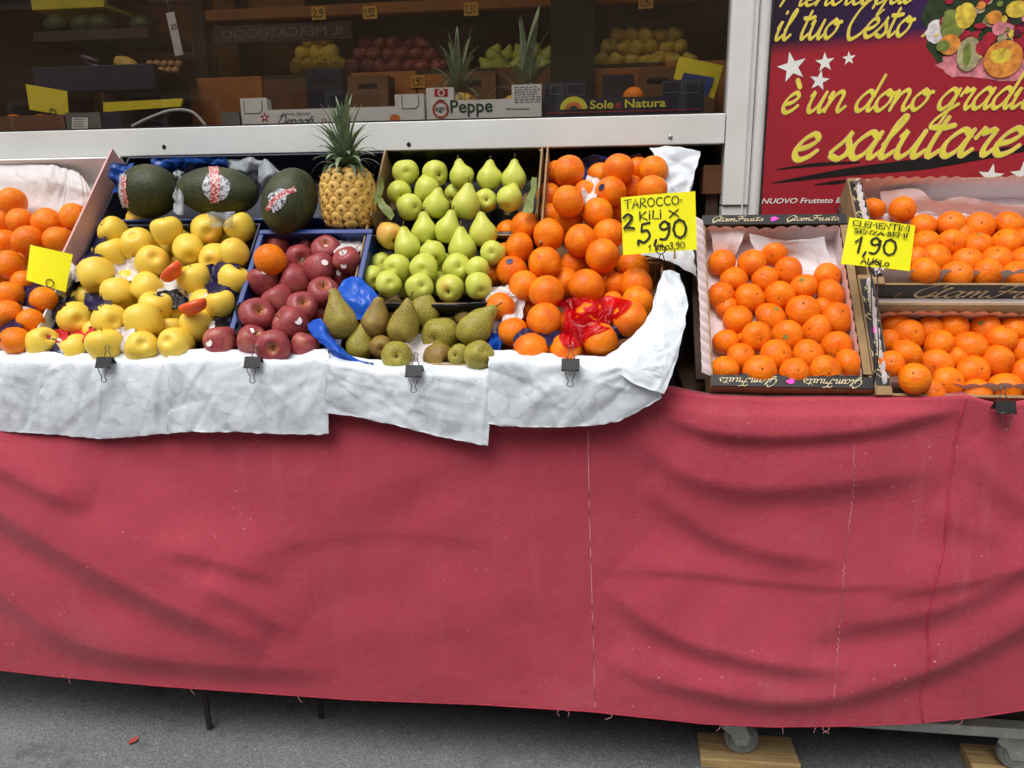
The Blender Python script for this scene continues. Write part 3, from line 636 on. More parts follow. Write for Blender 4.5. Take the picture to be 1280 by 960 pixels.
# ================================================================== THE SETTING
g = mesh('ground', [(-60, -60, 0), (60, -60, 0), (60, 60, 0), (-60, 60, 0)], [(0, 1, 2, 3)], MT['asphalt']); structure(g)
WY = .46                                       # plane of the shop window
MT['plaster'] = plain('grey_plaster', (168, 160, 150), 0.9, 0.12, 3, 0.3, 60)
MT['shadepillar'] = plain('shade_and_pillar_dark', (38, 32, 28), 0.9, 0.2, 6, 0.2, 40)
MT['shopfloor'] = plain('brown_floor_tiles', (170, 150, 128), 0.6, 0.2, 4, 0.1, 30)
structure(box('shop_wall_right', .30, 4.0, WY + .03, WY + .23, 0, 5.0, MT['plaster']))
structure(box('shop_wall_upper', -5.0, .297, WY + .03, WY + .23, 2.74, 5.0, MT['plaster']))
structure(box('shop_shade_backing', -5.0, .297, WY + .16, WY + .26, 0, 1.335, MT['shadepillar']))  # added backing, coloured near black for the shade in the opening under the rail
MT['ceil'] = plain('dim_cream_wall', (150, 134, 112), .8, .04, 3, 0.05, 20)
structure(box('shop_wall_back', -5.0, 2.0, 2.1, 2.2, 0, 2.85, MT['brownwood']))
structure(box('shop_wall_side_left', -5.1, -5.003, WY, 2.2, 0, 2.85, MT['ceil']))
structure(box('shop_wall_side_right', 2.003, 2.1, WY + .24, 2.2, 0, 2.85, MT['ceil']))
structure(box('shop_ceiling', -5.0, 2.0, WY + .235, 2.097, 2.75, 2.85, MT['ceil']))
structure(box('shop_floor', -5.0, 2.0, WY + .265, 2.097, .0, .06, MT['shopfloor']))

# the house across the street, behind the camera: it shades the low sky and shows in the window glass
MT['ochre'] = plain('ochre_render', (150, 122, 92), 0.9, 0.15, 1.5, 0.2, 20); MT['shutter'] = plain('brown_shutter', (70, 52, 40), 0.7, 0.2, 6, 0.1, 30); MT['darkpane'] = plain('dark_window_pane', (30, 34, 38), 0.1, 0.2, 2, 0.0)
ob = thing('opposite_house', 'ochre rendered house across the street, dim in the window reflection', 'house', (0, -13, 0))
box('wall', -26, 26, -13.6, -13, 0, 9.2, MT['ochre'], ob); box('cornice', -26.2, 26.2, -13.7, -12.7, 9.2, 9.6, MT['plaster'], ob); box('base_course', -26, 26, -12.998, -12.94, 0, .9, MT['plaster'], ob)
for k in range(14):
    for zz in (1.3, 4.9):
        x = -22.0 + 3.4 * k; wf = box('window', x - .62, x + .62, -12.998, -12.93, zz, zz + 1.9, MT['plaster'], ob); box('pane', x - .5, x + .5, -12.9295, -12.925, zz + .1, zz + 1.8, MT['darkpane'], wf)
        for sx in (-1, 1): box('shutter', x + sx * .95 - .3, x + sx * .95 + .3, -12.998, -12.95, zz, zz + 1.9, MT['shutter'], wf)

sf = thing('shop_window', 'white aluminium shop window frame with wide bottom rail', 'window', (-2.3, WY, 1.33))
rail = box('bottom_rail', -5.0, .245, WY - .03, WY + .03, 1.330, 1.395, MT['frame'], sf, .002)
jb = box('jamb', .247, .304, WY - .03, WY + .03, 1.195, 2.74, MT['frame'], sf, .002)
box('jamb_lower_section', .247, .304, WY - .024, WY + .028, .0, 1.193, MT['frame'], sf, .002)
box('jamb_fin', .2895, .292, WY - .036, WY - .0305, .1, 2.62, MT['frame'], sf)
box('top_rail', -5.0, .245, WY - .03, WY + .03, 2.68, 2.74, MT['frame'], sf, .002)
box('inner_sill', -5.0, .245, WY + .032, WY + .42, 1.36, 1.385, MT['darkwood'], sf)
box('gasket', -5.0, .245, WY - .012, WY + .012, 1.3952, 1.400, MT['blackmetal'], sf)
mesh('glass_pane', [(-5.0, WY, 1.3955), (.2465, WY, 1.3955), (.2465, WY, 2.679), (-5.0, WY, 2.679)], [(0, 1, 2, 3)], MT['glass'], sf)
for px, py, m in ((205, 183.5, 'black'), (511, 180.5, 'black'), (838, 171, 'metal')):
    c = pt(px, py, WY - .0305); V, Fc = lathe_geo([(.0052, 0), (.0052, .0006), (.004, .001 if m == 'black' else .0022), (.0005, .0011 if m == 'black' else .003)], 14)
    mesh('screw_hole' if m == 'black' else 'screw', [c + np.array([v[0], -v[2], v[1]]) for v in V], Fc, MT[m], sf, True)
post = thing('drain_pipe', 'scuffed white round pipe between window frame and red poster', 'pipe', (.319, WY - .005, 0))
V, Fc = lathe_geo([(.0135, 0), (.0135, .6), (.0135, 1.2), (.0132, 1.9), (.0135, 2.6), (.0135, 4.0)], 20)
mesh('pipe', [np.array(v) + [.319, WY - .012, 0] for v in V], Fc, MT['frame'], post, True)
for z in (.5, 1.75, 2.3):
    V, Fc = lathe_geo([(.0136, z), (.0165, z + .001), (.0165, z + .02), (.0136, z + .021)], 20)
    mesh('pipe_collar', [np.array(v) + [.319, WY - .012, 0] for v in V], Fc, MT['metal'], post, True)

# ------------------------------------------------------------------ poster
PY = WY - .012
pz0 = 1.165
poster = thing('poster', 'red poster with yellow brush script, white stars and fruit basket picture', 'poster', (.338, PY, pz0))
pfr = Frame((.338, PY, pz0), (1, 0, 0), (0, 0, 1))
sh = mesh('printed_sheet', [np.array(v) for v in boxv(.338, 1.30, PY, PY + .004, pz0, 1.72)], BOXF, MT['poster'], poster)
def ptext(s, p0, p1, xh, wd=.205, outline=True):
    a = pxfr(pfr, *p0); b = pxfr(pfr, *p1); wdt = math.hypot(b[0] - a[0], b[1] - a[1]); an = math.atan2(b[1] - a[1], b[0] - a[0])
    ex = pfr.ex * math.cos(an) + pfr.ey * math.sin(an); fr = Frame(pfr(*a), ex, np.cross(pfr.ez, ex))
    size = xh * depth(fr.O) / F
    write('lettering', s, fr, 0, 0, size, MT['yellow_print'], poster, SCRIPT, wd, .42, True, .8, wdt, outline=(MT['cream_print'], .06) if outline else None)
ptext('Prenota qui', (972, 8), (1136, 4), 15)
ptext('il tuo Cesto', (967, 50), (1134, 45), 21); ptext('...', (1150, 46), (1200, 44), 21)
ptext('è un dono gradito', (974, 141), (1308, 134), 23)
ptext('e salutare', (986, 200), (1266, 193), 30)
for px, py, r, ro in ((990, 84, 18.5, .25), (1031, 78, 12, .1), (1061, 73, 8.5, .1), (1024, 101, 12.5, -.15), (1238, 221, 16, -.1), (1279, 218, 16, .1)):
    c = pxfr(pfr, px, py); k = depth(pfr(*c)) / F; flat('star', starpts(*c, r * k, ro), pfr, MT['white_print'], poster)
def brushstroke(pts, wds):
    Q = crom([pxfr(pfr, *p) for p in pts], 8); k = depth(pfr(.3, .2)) / F; W_ = np.interp(np.linspace(0, 1, len(Q)), np.linspace(0, 1, len(wds)), wds) * k
    t = np.gradient(Q, axis=0); t /= np.linalg.norm(t, axis=1, keepdims=True); nn = np.stack([-t[:, 1], t[:, 0]], 1); V = []
    for q, n_, w_ in zip(Q, nn, W_): V += [pfr(*(q + n_ * w_ / 2), .00035), pfr(*(q - n_ * w_ / 2), .00035)]
    mesh('brush_stroke', V, [(2 * i, 2 * i + 1, 2 * i + 3, 2 * i + 2) for i in range(len(Q) - 1)], MT['black'], poster)
brushstroke([(970, 212), (1020, 206), (1075, 203)], [1, 5, 2]); brushstroke([(965, 229), (1060, 215), (1160, 204), (1290, 184)], [1, 10, 15, 7]); brushstroke([(1018, 231), (1045, 228), (1068, 225)], [1, 5, 2])
c = pxfr(pfr, 951, 254.5); fr_ = Frame(pfr(*c), pfr.ex, pfr.ey); typeset('lettering', 'NUOVO Frutteto BO', fr_, 0, 0, .0165, MT['white_print'], poster, width=.192, shear=.25, bold=.012)
# printed picture of a fruit basket: flat print, pieces in their own colours
BK = {}
for nm, rgb in dict(pk=(214, 132, 140), or_=(224, 140, 60), gr=(120, 134, 62), pg=(168, 160, 120), rd=(160, 34, 52), ye=(226, 190, 70), dg=(44, 60, 36), wh=(232, 214, 214), pu=(90, 30, 60)).items(): BK[nm] = plain('print_' + nm.strip('_'), rgb, .45, .4, 70, 0)
prg = random.Random(3); lay = [.0003]
def pblob(px, py, rx, ry, m, spikes=0):
    lay[0] += .00003; c = pxfr(pfr, px, py); k = depth(pfr(*c)) / F; n_ = 22
    P_ = [(c[0] + rx * k * (1 + (prg.uniform(-.14, .14) if spikes else prg.uniform(-.03, .03))) * math.cos(a), c[1] + ry * k * (1 + (prg.uniform(-.18, .18) if spikes else 0)) * math.sin(a)) for a in np.linspace(0, 2 * math.pi, n_, endpoint=False)]
    flat('printed_fruit', P_, pfr, BK[m], poster, lay[0])
pblob(1232, 20, 72, 62, 'dg', 1); pblob(1222, 80, 46, 18, 'pk', 1); pblob(1170, 40, 12, 14, 'wh', 1); pblob(1280, 60, 30, 36, 'rd', 1); pblob(1265, 88, 30, 12, 'pk', 1)
for i in range(95):
    a = prg.uniform(0, 6.28); q = prg.uniform(0, 1) ** .5; pblob(1236 + 62 * q * math.cos(a), 22 + 50 * q * math.sin(a), prg.uniform(2.5, 7.5), prg.uniform(2.5, 7), prg.choice(['gr', 'ye', 'or_', 'rd', 'rd', 'pg', 'dg', 'pk', 'pu']))
for a in ((1190, 32, 14, 17, 'gr'), (1206, 20, 12, 15, 'ye'), (1186, 56, 13, 12, 'or_'), (1178, 58, 8, 7, 'gr'), (1210, 68, 14, 20, 'pg'), (1208, 68, 5, 14, 'gr'), (1228, 60, 9, 9, 'rd'), (1236, 48, 8, 7, 'rd'), (1242, 22, 9, 8, 'or_'), (1248, 36, 8, 8, 'pk'), (1270, 12, 13, 10, 'ye'), (1253, 74, 23, 22, 'or_'), (1250, 70, 12, 9, 'ye')): pblob(*a)

# ------------------------------------------------------------------ inside the shop: boxes on the window sill
def window_crate(name, label, x0, x1, yb, ylow, lp, rp, ltop, rtop, mat, Y=WY + .075, dp=.22):
    fr0 = Frame(pt(x0, yb, Y), (1, 0, 0), (0, 0, 1)); W_ = pt(x1, yb, Y)[0] - fr0.O[0]; ky = lambda px, py: pxfr(fr0, px, py)
    zl = ky(x0 + lp, ylow)[1]; z1 = ky(x0, ltop)[1]; z2 = ky(x1, rtop)[1]; wl = ky(x0 + lp, yb)[0]; wr = ky(x1 - rp, yb)[0]
    z0 = 1.386; fr = Frame((fr0.O[0], Y, z0), (1, 0, 0), (0, 0, 1)); dz = fr0.O[2] - z0; zl += dz; z1 += dz; z2 += dz
    t = thing(name, label, 'box', (fr.O[0] + W_ / 2, Y + dp / 2, z0))
    P_ = [(0, 0), (W_, 0), (W_, z2), (wr, z2), (wr, zl), (wl, zl), (wl, z1), (0, z1)]
    V = [fr(a, b, 0) for a, b in P_] + [fr(a, b, -.005) for a, b in P_]; n_ = len(P_)
    Fc = [(0, 1, 4, 5), (1, 2, 3, 4), (0, 5, 6, 7)] + [tuple(i + n_ for i in f[::-1]) for f in [(0, 1, 4, 5), (1, 2, 3, 4), (0, 5, 6, 7)]] + [(i, i + n_, (i + 1) % n_ + n_, (i + 1) % n_) for i in range(n_)]
    mesh('front_panel', V, Fc, mat, t)
    fbox('side_panel', fr, 0, .004, 0, min(z1, z2) * .8, -dp, -.0055, mat, t); fbox('side_panel', fr, W_ - .004, W_, 0, min(z1, z2) * .8, -dp, -.0055, mat, t)
    fbox('back_panel', fr, .0045, W_ - .0045, 0.0045, zl, -dp, -dp + .004, mat, t); fbox('floor_panel', fr, .0045, W_ - .0045, 0, .004, -dp, -.0055, mat, t)
    fbox('corner_post', fr, 0.001, wl - .002, z1 * .25, z1 - .002, -.03, -.0056, mat, t); fbox('corner_post', fr, wr + .002, W_ - .001, z2 * .25, z2 - .002, -.03, -.0056, mat, t)
    return t, fr
def circ(c, r, n=20, a0=0, a1=2 * math.pi): return [(c[0] + r * math.cos(a), c[1] + r * math.sin(a)) for a in np.linspace(a0, a1, n, endpoint=a1 < 6)]
def ring(c, r, w, n=24): return [np.array([(c[0] + r * math.cos(a), c[1] + r * math.sin(a)) for a in np.linspace(0, 2 * math.pi, n)])]
KS = 1.97 / F
MT['navyink'] = plain('navy_ink', (40, 44, 70), .5, .1, 40, 0); MT['greenink'] = plain('green_ink', (34, 72, 54), .5, .1, 40, 0); MT['orangeink'] = plain('orange_print', (220, 120, 60), .5, .2, 60, 0); MT['greyink'] = plain('grey_ink', (110, 112, 116), .5, .1, 40, 0)
t, fr = window_crate('fruit_box', 'white cardboard fruit box with blue script behind the pineapple crown', 303, 531, 157, 137.5, 33, 36, 123, 117, MT['whiteboard'])
write('lettering', 'Depaoli', fr, pxfr(fr, 346, 157)[0], pxfr(fr, 346, 156)[1], .0115, MT['navyink'], t, SCRIPT, .2, .35, True, .8, .098)
write('lettering', 'Azienda Agricola', fr, pxfr(fr, 351, 144)[0], pxfr(fr, 351, 144)[1], .0042, MT['navyink'], t, SCRIPT, .17, .35, True, .8, .078)
flat('printed_rosette', starpts(*pxfr(fr, 331, 147), .014), fr, MT['red'], t); flat('printed_rosette', circ(pxfr(fr, 331, 147), .004), fr, MT['whiteboard'], t, .001)
flat('printed_orange', circ(pxfr(fr, 494, 150), .014), fr, MT['orangeink'], t); write('lettering', 'Doc', fr, pxfr(fr, 400, 155)[0], pxfr(fr, 400, 155)[1], .006, MT['red'], t, SCRIPT, .2, .3, True, .8, .03)
for q in ((306, 327, 126, 142), (503, 523, 119, 136)):
    a = pxfr(fr, q[0], q[3]); b = pxfr(fr, q[1], q[2]); mesh('flap_outline', *ribbon_geo([np.array([(a[0], b[1]), (a[0], a[1]), (b[0] - .008, a[1]), (b[0], a[1] + .008), (b[0], b[1])])], .0022, fr, None, .0008), MT['greyink'], t)
t, fr = window_crate('fruit_box', 'white cardboard fruit box with green printed name under the pineapples', 534, 677, 150, 125.5, 34, 37, 110, 105, MT['whiteboard'])
typeset('lettering', 'Peppe', fr, pxfr(fr, 562, 141)[0], pxfr(fr, 562, 141)[1], .042, MT['greenink'], t, width=.105, bold=.02)
flat('printed_logo', [pxfr(fr, *q) for q in ((543, 121), (560, 121), (560, 111), (543, 111))], fr, MT['red'], t); mesh('printed_logo', *ribbon_geo(ring(pxfr(fr, 551.5, 116), .007, 0), .003, fr, None, .001), MT['whiteboard'], t)
mesh('printed_logo', *ribbon_geo(ring(pxfr(fr, 551, 137), .0185, 0), .005, fr, None, .0009), MT['red'], t); typeset('lettering', 'agri', fr, pxfr(fr, 544, 139)[0], pxfr(fr, 544, 139)[1], .019, MT['greenink'], t, width=.03, bold=.01)
flat('printed_leaf', [pxfr(fr, *q) for q in ((545, 127), (550, 124), (557, 126), (551, 128))], fr, MT['greenink'], t, .0009)
for k in range(7):
    a = pxfr(fr, 643, 110 + 3.1 * k); rg_ = random.Random(k); x = a[0]
    while x < pxfr(fr, 672, 110)[0]:
        w_ = rg_.uniform(.004, .012); flat('printed_text_line', [(x, a[1]), (x + w_, a[1] + .0005), (x + w_, a[1] + .0026), (x, a[1] + .002)], fr, MT['greyink'], t, .0009); x += w_ + .003
for k in range(9): a = pxfr(fr, 633 + 3.2 * k, 137); flat('printed_text_line', [a, (a[0] + .005, a[1]), (a[0] + .005, a[1] + .003), (a[0], a[1] + .003)], fr, MT['greyink'], t, .0009)
t, fr = window_crate('fruit_box', 'dark navy fruit box with yellow sun print beside the window jamb', 681, 879, 148, 123, 50, 52, 103, 99, MT['navyboard'])
typeset('lettering', 'Sole', fr, pxfr(fr, 737, 136)[0], pxfr(fr, 737, 136)[1], .026, MT['yellow_print'], t, width=.056, bold=.02)
typeset('lettering', 'e', fr, pxfr(fr, 769, 135.5)[0], pxfr(fr, 769, 135.5)[1], .026, MT['red'], t, width=.0125, bold=.02)
typeset('lettering', 'Natura', fr, pxfr(fr, 780, 134.5)[0], pxfr(fr, 780, 134.5)[1], .026, MT['yellow_print'], t, width=.096, bold=.02)
c = pxfr(fr, 717, 136.5); flat('printed_sun', [(c[0] + .033 * math.cos(a), c[1] + .029 * math.sin(a)) for a in np.linspace(0, math.pi, 16)], fr, MT['yellow_print'], t); flat('printed_sun', [(c[0] + .02 * math.cos(a), c[1] + .0165 * math.sin(a)) for a in np.linspace(0, math.pi, 16)], fr, MT['orangeink'], t, .0009); flat('printed_sun', [(c[0] + .01 * math.cos(a), c[1] + .008 * math.sin(a)) for a in np.linspace(0, math.pi, 12)], fr, MT['greenink'], t, .0012)
a = pxfr(fr, 683, 141); b = pxfr(fr, 876, 136); flat('printed_stripe', [a, b, (b[0], b[1] - .0018), (a[0], a[1] - .0018)], fr, MT['red'], t, .0009)
for q in ((688, 704, 106, 118), (708, 730, 105, 119), (828, 848, 102, 116), (852, 874, 101, 116)):
    a = pxfr(fr, q[0], q[3]); b = pxfr(fr, q[1], q[2]); mesh('flap_outline', *ribbon_geo([np.array([(a[0], b[1]), (a[0], a[1]), (b[0], a[1]), (b[0], b[1]), (a[0], b[1])])], .0013, fr, None, .0008), MT['greyink'], t)
# low crates at the far left of the sill
t, fr = window_crate('fruit_box', 'grey cardboard box with white label inside window at left', 84, 127, 161, 141, 12, 12, 141, 140, MT['greyboard'])
flat('label_sticker', [pxfr(fr, *q) for q in ((90, 162), (110, 162), (110, 147), (90, 147))], fr, MT['whiteboard'], t)
for k in range(4): a = pxfr(fr, 92, 150 + 3 * k); flat('printed_text_line', [a, (a[0] + .03, a[1]), (a[0] + .03, a[1] + .002), (a[0], a[1] + .002)], fr, MT['greyink'], t, .001)
t, fr = window_crate('fruit_box', 'small dark crate between grey box and yellow board inside window', 129, 152, 160, 140, 3, 3, 139, 139, MT['navyboard'])
t, fr = window_crate('fruit_box', 'greenish grey crate left of the white script box', 278, 300, 158, 140, 4, 4, 139, 139, MT['greyboard'])
t, fr = window_crate('wooden_crate', 'open wooden crate of oranges inside window at far left', -40, 82, 163, 146, 16, 16, 143, 143, MT['brownwood'])
# ------------------------------------------------------------------ pineapples
def eyemat():
    t = NT('pineapple_eye'); z = t.n('ShaderNodeSeparateXYZ'); t.l(t.coords(), z.inputs[0])
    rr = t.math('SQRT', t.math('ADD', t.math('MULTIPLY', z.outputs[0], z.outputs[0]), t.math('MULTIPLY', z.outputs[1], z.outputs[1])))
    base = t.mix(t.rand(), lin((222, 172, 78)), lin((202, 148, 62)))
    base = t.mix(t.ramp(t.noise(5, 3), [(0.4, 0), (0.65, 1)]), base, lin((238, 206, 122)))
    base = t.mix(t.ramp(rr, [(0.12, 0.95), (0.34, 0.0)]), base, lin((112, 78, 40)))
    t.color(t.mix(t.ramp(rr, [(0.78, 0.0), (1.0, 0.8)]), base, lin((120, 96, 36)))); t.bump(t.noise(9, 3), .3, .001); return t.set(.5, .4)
MT['eye'] = eyemat(); MT['pinecore'] = plain('pineapple_rind', (128, 96, 36), .7, .3, 40, .3, 90)
def eye_geo():
    V = []; Fc = []; R_ = [(1.0, 0), (.86, .28), (.55, .42), (.3, .46), (.12, .5)]
    for r, z in R_:
        for k in range(6): a = k * math.pi / 3; V.append((r * math.cos(a), r * math.sin(a), z))
    for i in range(len(R_) - 1):
        for k in range(6): Fc.append((i * 6 + k, i * 6 + (k + 1) % 6, (i + 1) * 6 + (k + 1) % 6, (i + 1) * 6 + k))
    V.append((.0, .2, .9)); b = (len(R_) - 1) * 6
    for k in range(6): Fc.append((b + k, b + (k + 1) % 6, len(V) - 1))
    return V, Fc
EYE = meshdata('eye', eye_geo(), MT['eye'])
def leaf_geo(bend, wid=.13, n=8):
    V = []; Fc = []
    for i in range(n + 1):
        s = i / n; a = bend * s * s; x = math.sin(a * .7) * s; z = s * math.cos(a * .7); w_ = wid * (1 - s) ** .7 * (1 - .25 * (1 - s)) + .002
        V += [(x, -w_, z), (x - .35 * w_, 0, z - .1 * w_), (x, w_, z)]
    for i in range(n): b = 3 * i; Fc += [(b, b + 1, b + 4, b + 3), (b + 1, b + 2, b + 5, b + 4)]
    return V, Fc
LEAF = [meshdata('leaf', leaf_geo(b, w_), MT['leaf']) for b, w_ in ((.2, .10), (.5, .11), (.85, .125), (1.25, .135))]
def pineapple(label, base, r, h, crown, nleaf, lean=(0, 0), seed=1, group=None, spread=1.25):
    rg = random.Random(seed); t = thing('pineapple', label, 'pineapple', tuple(base), group)
    Q = Vector((lean[0], lean[1], 1)).to_track_quat('Z', 'Y'); prof = [(.72, 0), (.9, .08), (1.0, .28), (1.0, .6), (.93, .8), (.78, .93), (.4, 1.0)]
    P_ = crom([(a * r, b * h) for a, b in prof], 4); V, Fc = lathe_geo([(max(a - .004, .002), b) for a, b in P_], 28)
    me = meshdata('body', ([Q @ Vector(v) for v in V], Fc), MT['pinecore']); link('body', me, None, t)
    pr = lambda z: float(np.interp(z, P_[:, 1], P_[:, 0])); rows = 8; es = 2 * math.pi * r / 12 / 2 * 1.13
    for i in range(rows):
        z = h * (.055 + .9 * i / (rows - 1)); n_ = max(5, round(12 * pr(z) / r))
        for k in range(n_):
            a = 2 * math.pi * (k + .5 * (i % 2)) / n_ + .05; rad = pr(z); dz = (pr(min(z + .004, h)) - pr(max(z - .004, 0))) / .008
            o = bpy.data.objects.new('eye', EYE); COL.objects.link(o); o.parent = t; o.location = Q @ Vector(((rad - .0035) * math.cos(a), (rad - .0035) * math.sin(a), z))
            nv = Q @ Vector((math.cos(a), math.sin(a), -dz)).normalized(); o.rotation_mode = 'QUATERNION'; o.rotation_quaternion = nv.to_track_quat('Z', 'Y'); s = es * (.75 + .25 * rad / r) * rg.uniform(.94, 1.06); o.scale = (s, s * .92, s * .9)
    for k in range(nleaf):
        f = k / nleaf; a = k * 2.39996 + rg.uniform(-.2, .2); el = .06 + spread * f ** 1.15; L = crown * (1.0 - .68 * f) * rg.uniform(.85, 1.1)
        me = LEAF[min(3, int(f * 4))]; o = bpy.data.objects.new('leaf', me); COL.objects.link(o); o.parent = t; o.rotation_mode = 'QUATERNION'
        o.rotation_quaternion = Q @ (Quaternion((0, 0, 1), a) @ Quaternion((0, 1, 0), el * rg.uniform(.8, 1.15))); o.location = Q @ Vector((.012 * f * math.cos(a), .012 * f * math.sin(a), h - .004 + crown * .16 * (1 - f))); o.scale = (L, L * (.9 + .55 * f), L)
    return t
p1 = pt(572, 150, WY + .19); pineapple('pineapple standing in green-lettered box inside window, upright narrow crown', (p1[0], p1[1], 1.392), .052, .085, .155, 26, (.02, 0), 5)
p2 = pt(648, 150, WY + .22); pineapple('pineapple inside window with wide splayed crown behind the paper label', (p2[0], p2[1], 1.392), .052, .075, .20, 17, (.15, 0), 9)

# ------------------------------------------------------------------ things further inside the shop
def card_sign(label, corners, Y, mat, parent=None, dY=0.0, ring_at=None, stem=None, wire='blackmetal'):
    P_ = [pt(*c, Y + (dY if i < 2 else 0)) for i, c in enumerate(corners)]    # top-left, top-right, bottom-right, bottom-left
    t = thing('price_card', label, 'price card', tuple(P_[3])); n_ = nrm(np.cross(P_[1] - P_[0], P_[3] - P_[0])); n_ = n_ if n_[1] > 0 else -n_
    G = upsample(np.array([[P_[0], P_[1]], [P_[3], P_[2]]]), 10, 8); U = np.linspace(-1, 1, 10)
    G = G - n_ * (.004 * (1 - U ** 2))[None, :, None]
    V = [v for v in G.reshape(-1, 3)]; m = len(V); Fc = [(i * 10 + j, i * 10 + j + 1, (i + 1) * 10 + j + 1, (i + 1) * 10 + j) for i in range(7) for j in range(9)]
    o = mesh('card', V, Fc, mat, t); s = o.modifiers.new('solid', 'SOLIDIFY'); s.thickness = .0006; s.offset = 0
    fr = Frame(P_[3] - n_ * .0045, P_[2] - P_[3], np.cross(-n_, nrm(P_[2] - P_[3])))
    if ring_at is not None:
        c = onpl(*ring_at[:2], P_[3] - n_ * .006, n_); rr = ring_at[2] * depth(c) / F; ex, ey = nrm(P_[1] - P_[0]), nrm(P_[0] - P_[3])
        tube('ring_clip', [c + rr * (ex * math.cos(a) + ey * math.sin(a)) for a in np.linspace(0, 2 * math.pi, 18)], .0011, MT[wire], t, 6)
    for s_ in stem or []: tube('wire_stem', crom([pt(*q) for q in s_], 6), .0011, MT[wire], t, 6)
    return t, fr, np.linalg.norm(P_[2] - P_[3]), np.linalg.norm(P_[0] - P_[3])
t, fr, W_, H_ = card_sign('blank yellow card leaning inside window above orange crate at left', [(32, 105), (84, 114), (86, 145), (37, 137)], WY + .12, MT['cardin'], ring_at=(66, 140, 4), stem=[[(66, 142, WY + .118), (63, 158, WY + .118)]])
t, fr, W_, H_ = card_sign('yellow card with blue patch tilted inside window beside right jamb', [(849, 71), (904, 82), (892, 124), (842, 98)], WY + .16, MT['cardin'], stem=[[(880, 110, WY + .165), (878, 135, WY + .165)]])
flat('blue_patch', [pxfr(fr, *q) for q in ((855, 91), (893, 97), (884, 121), (850, 102))], fr, MT['blueplastic'], t, .001)
b = mesh('board', [pt(129, 128, WY + .3), pt(228, 123, WY + .3), pt(226, 133, WY + .3), pt(129, 140, WY + .3)] + [pt(129, 128, WY + .3) + [0, .01, 0], pt(228, 123, WY + .3) + [0, .01, 0], pt(226, 133, WY + .3) + [0, .01, 0], pt(129, 140, WY + .3) + [0, .01, 0]], [(0, 1, 2, 3), (7, 6, 5, 4), (0, 4, 5, 1), (1, 5, 6, 2), (2, 6, 7, 3), (3, 7, 4, 0)], MT['cardin']); tag(b, 'long yellow cardboard strip lying across the sill inside window', 'board')
tag(tube('bag_handle', crom([pt(165, 158, WY + .1), pt(190, 146, WY + .1), pt(215, 138, WY + .1), pt(240, 140, WY + .1), pt(258, 158, WY + .1)], 6), .004, MT['tissue'], None, 8), 'pale curved bag handle arching over the sill inside window', 'bag handle')
SY = 1.25
def shelf_row(name, label, px0, px1, py, dpx, n, kind, rows, cat, group, Y=SY - .04, sd=1):
    rg = random.Random(sd); k = 0
    for r in range(rows):
        m = n - r
        for i in range(m):
            px = px0 + (px1 - px0) * (i + .5 * r + .5) / n + rg.uniform(-2, 2); c = pt(px, py - r * dpx * .72 + rg.uniform(-1, 1), Y + .05 * r + rg.uniform(0, .02)); rad = dpx / 2 * depth(c) / F * rg.uniform(.95, 1.08)
            o = make_fruit(kind, name, c, rad, rg, [rg.uniform(-1, 1), rg.uniform(-1, 0), 1.2], '')
            tag(o, f'{label}, {ORD[i + 1]} from left in {ORD[r + 1]} row up on the inside shelf', cat, group)
unit = thing('shop_shelf', 'brown wooden shelf unit along the back of the shop', 'shelf', (-.4, SY + .15, .06))
a = pt(262, 96, SY); b_ = pt(930, 88, SY); x0, x1 = a[0], b_[0]; zs = pt(500, 96, SY)[2]; zt = pt(500, 14, SY)[2]
box('shelf_board', x0, x1, SY - .12, SY + .28, zs - .02, zs, MT['darkwood'], unit, .002); [box('shelf_fascia', x0 + (x1 - x0) * i / 7 + .002, x0 + (x1 - x0) * (i + 1) / 7 - .002, SY - .15, SY - .122, zs - .2, zs - .005 - .012 * (i % 2), MT['orangewood' if i % 3 != 1 else 'brownwood'], unit, .002) for i in range(7)]
box('shelf_board', x0, x1, SY + .0, SY + .28, zt + .0, zt + .03, MT['brownwood'], unit, .002); box('shelf_fascia', x0, x1, SY - .035, SY - .002, zt - .012, zt + .022, MT['orangewood'], unit, .002)
for x in np.linspace(x0, x1, 5): box('upright', x - .02, x + .02, SY + .281, SY + .30, .06, zt + .5, MT['darkwood'], unit)
box('base_cabinet', x0, x1, SY - .12, SY + .28, .061, zs - .21, MT['brownwood'], unit)
box('wall_panel', x0 - .6, pt(385, 96, SY + .3)[0], SY + .31, SY + .33, .061, 2.6, MT['amberpanel'], unit)
shelf_row('green_apple', 'pale green apple', 362, 432, 84, 22, 4, 'golden', 3, 'apple', 'green apples on the inside shelf', sd=2)
shelf_row('red_apple', 'red apple', 432, 556, 85, 20, 7, 'redapple', 3, 'apple', 'red apples on the inside shelf', sd=3)
shelf_row('yellow_apple', 'amber yellow apple', 744, 868, 78, 22, 7, 'golden', 3, 'apple', 'amber apples on the inside shelf', sd=4)
shelf_row('yellow_pear', 'yellow pear', 600, 720, 84, 20, 7, 'greenpear', 2, 'pear', 'pears on the inside shelf', sd=6)
MT['tag'] = plain('amber_price_tag', (216, 160, 56), .6, .1, 12, 0)
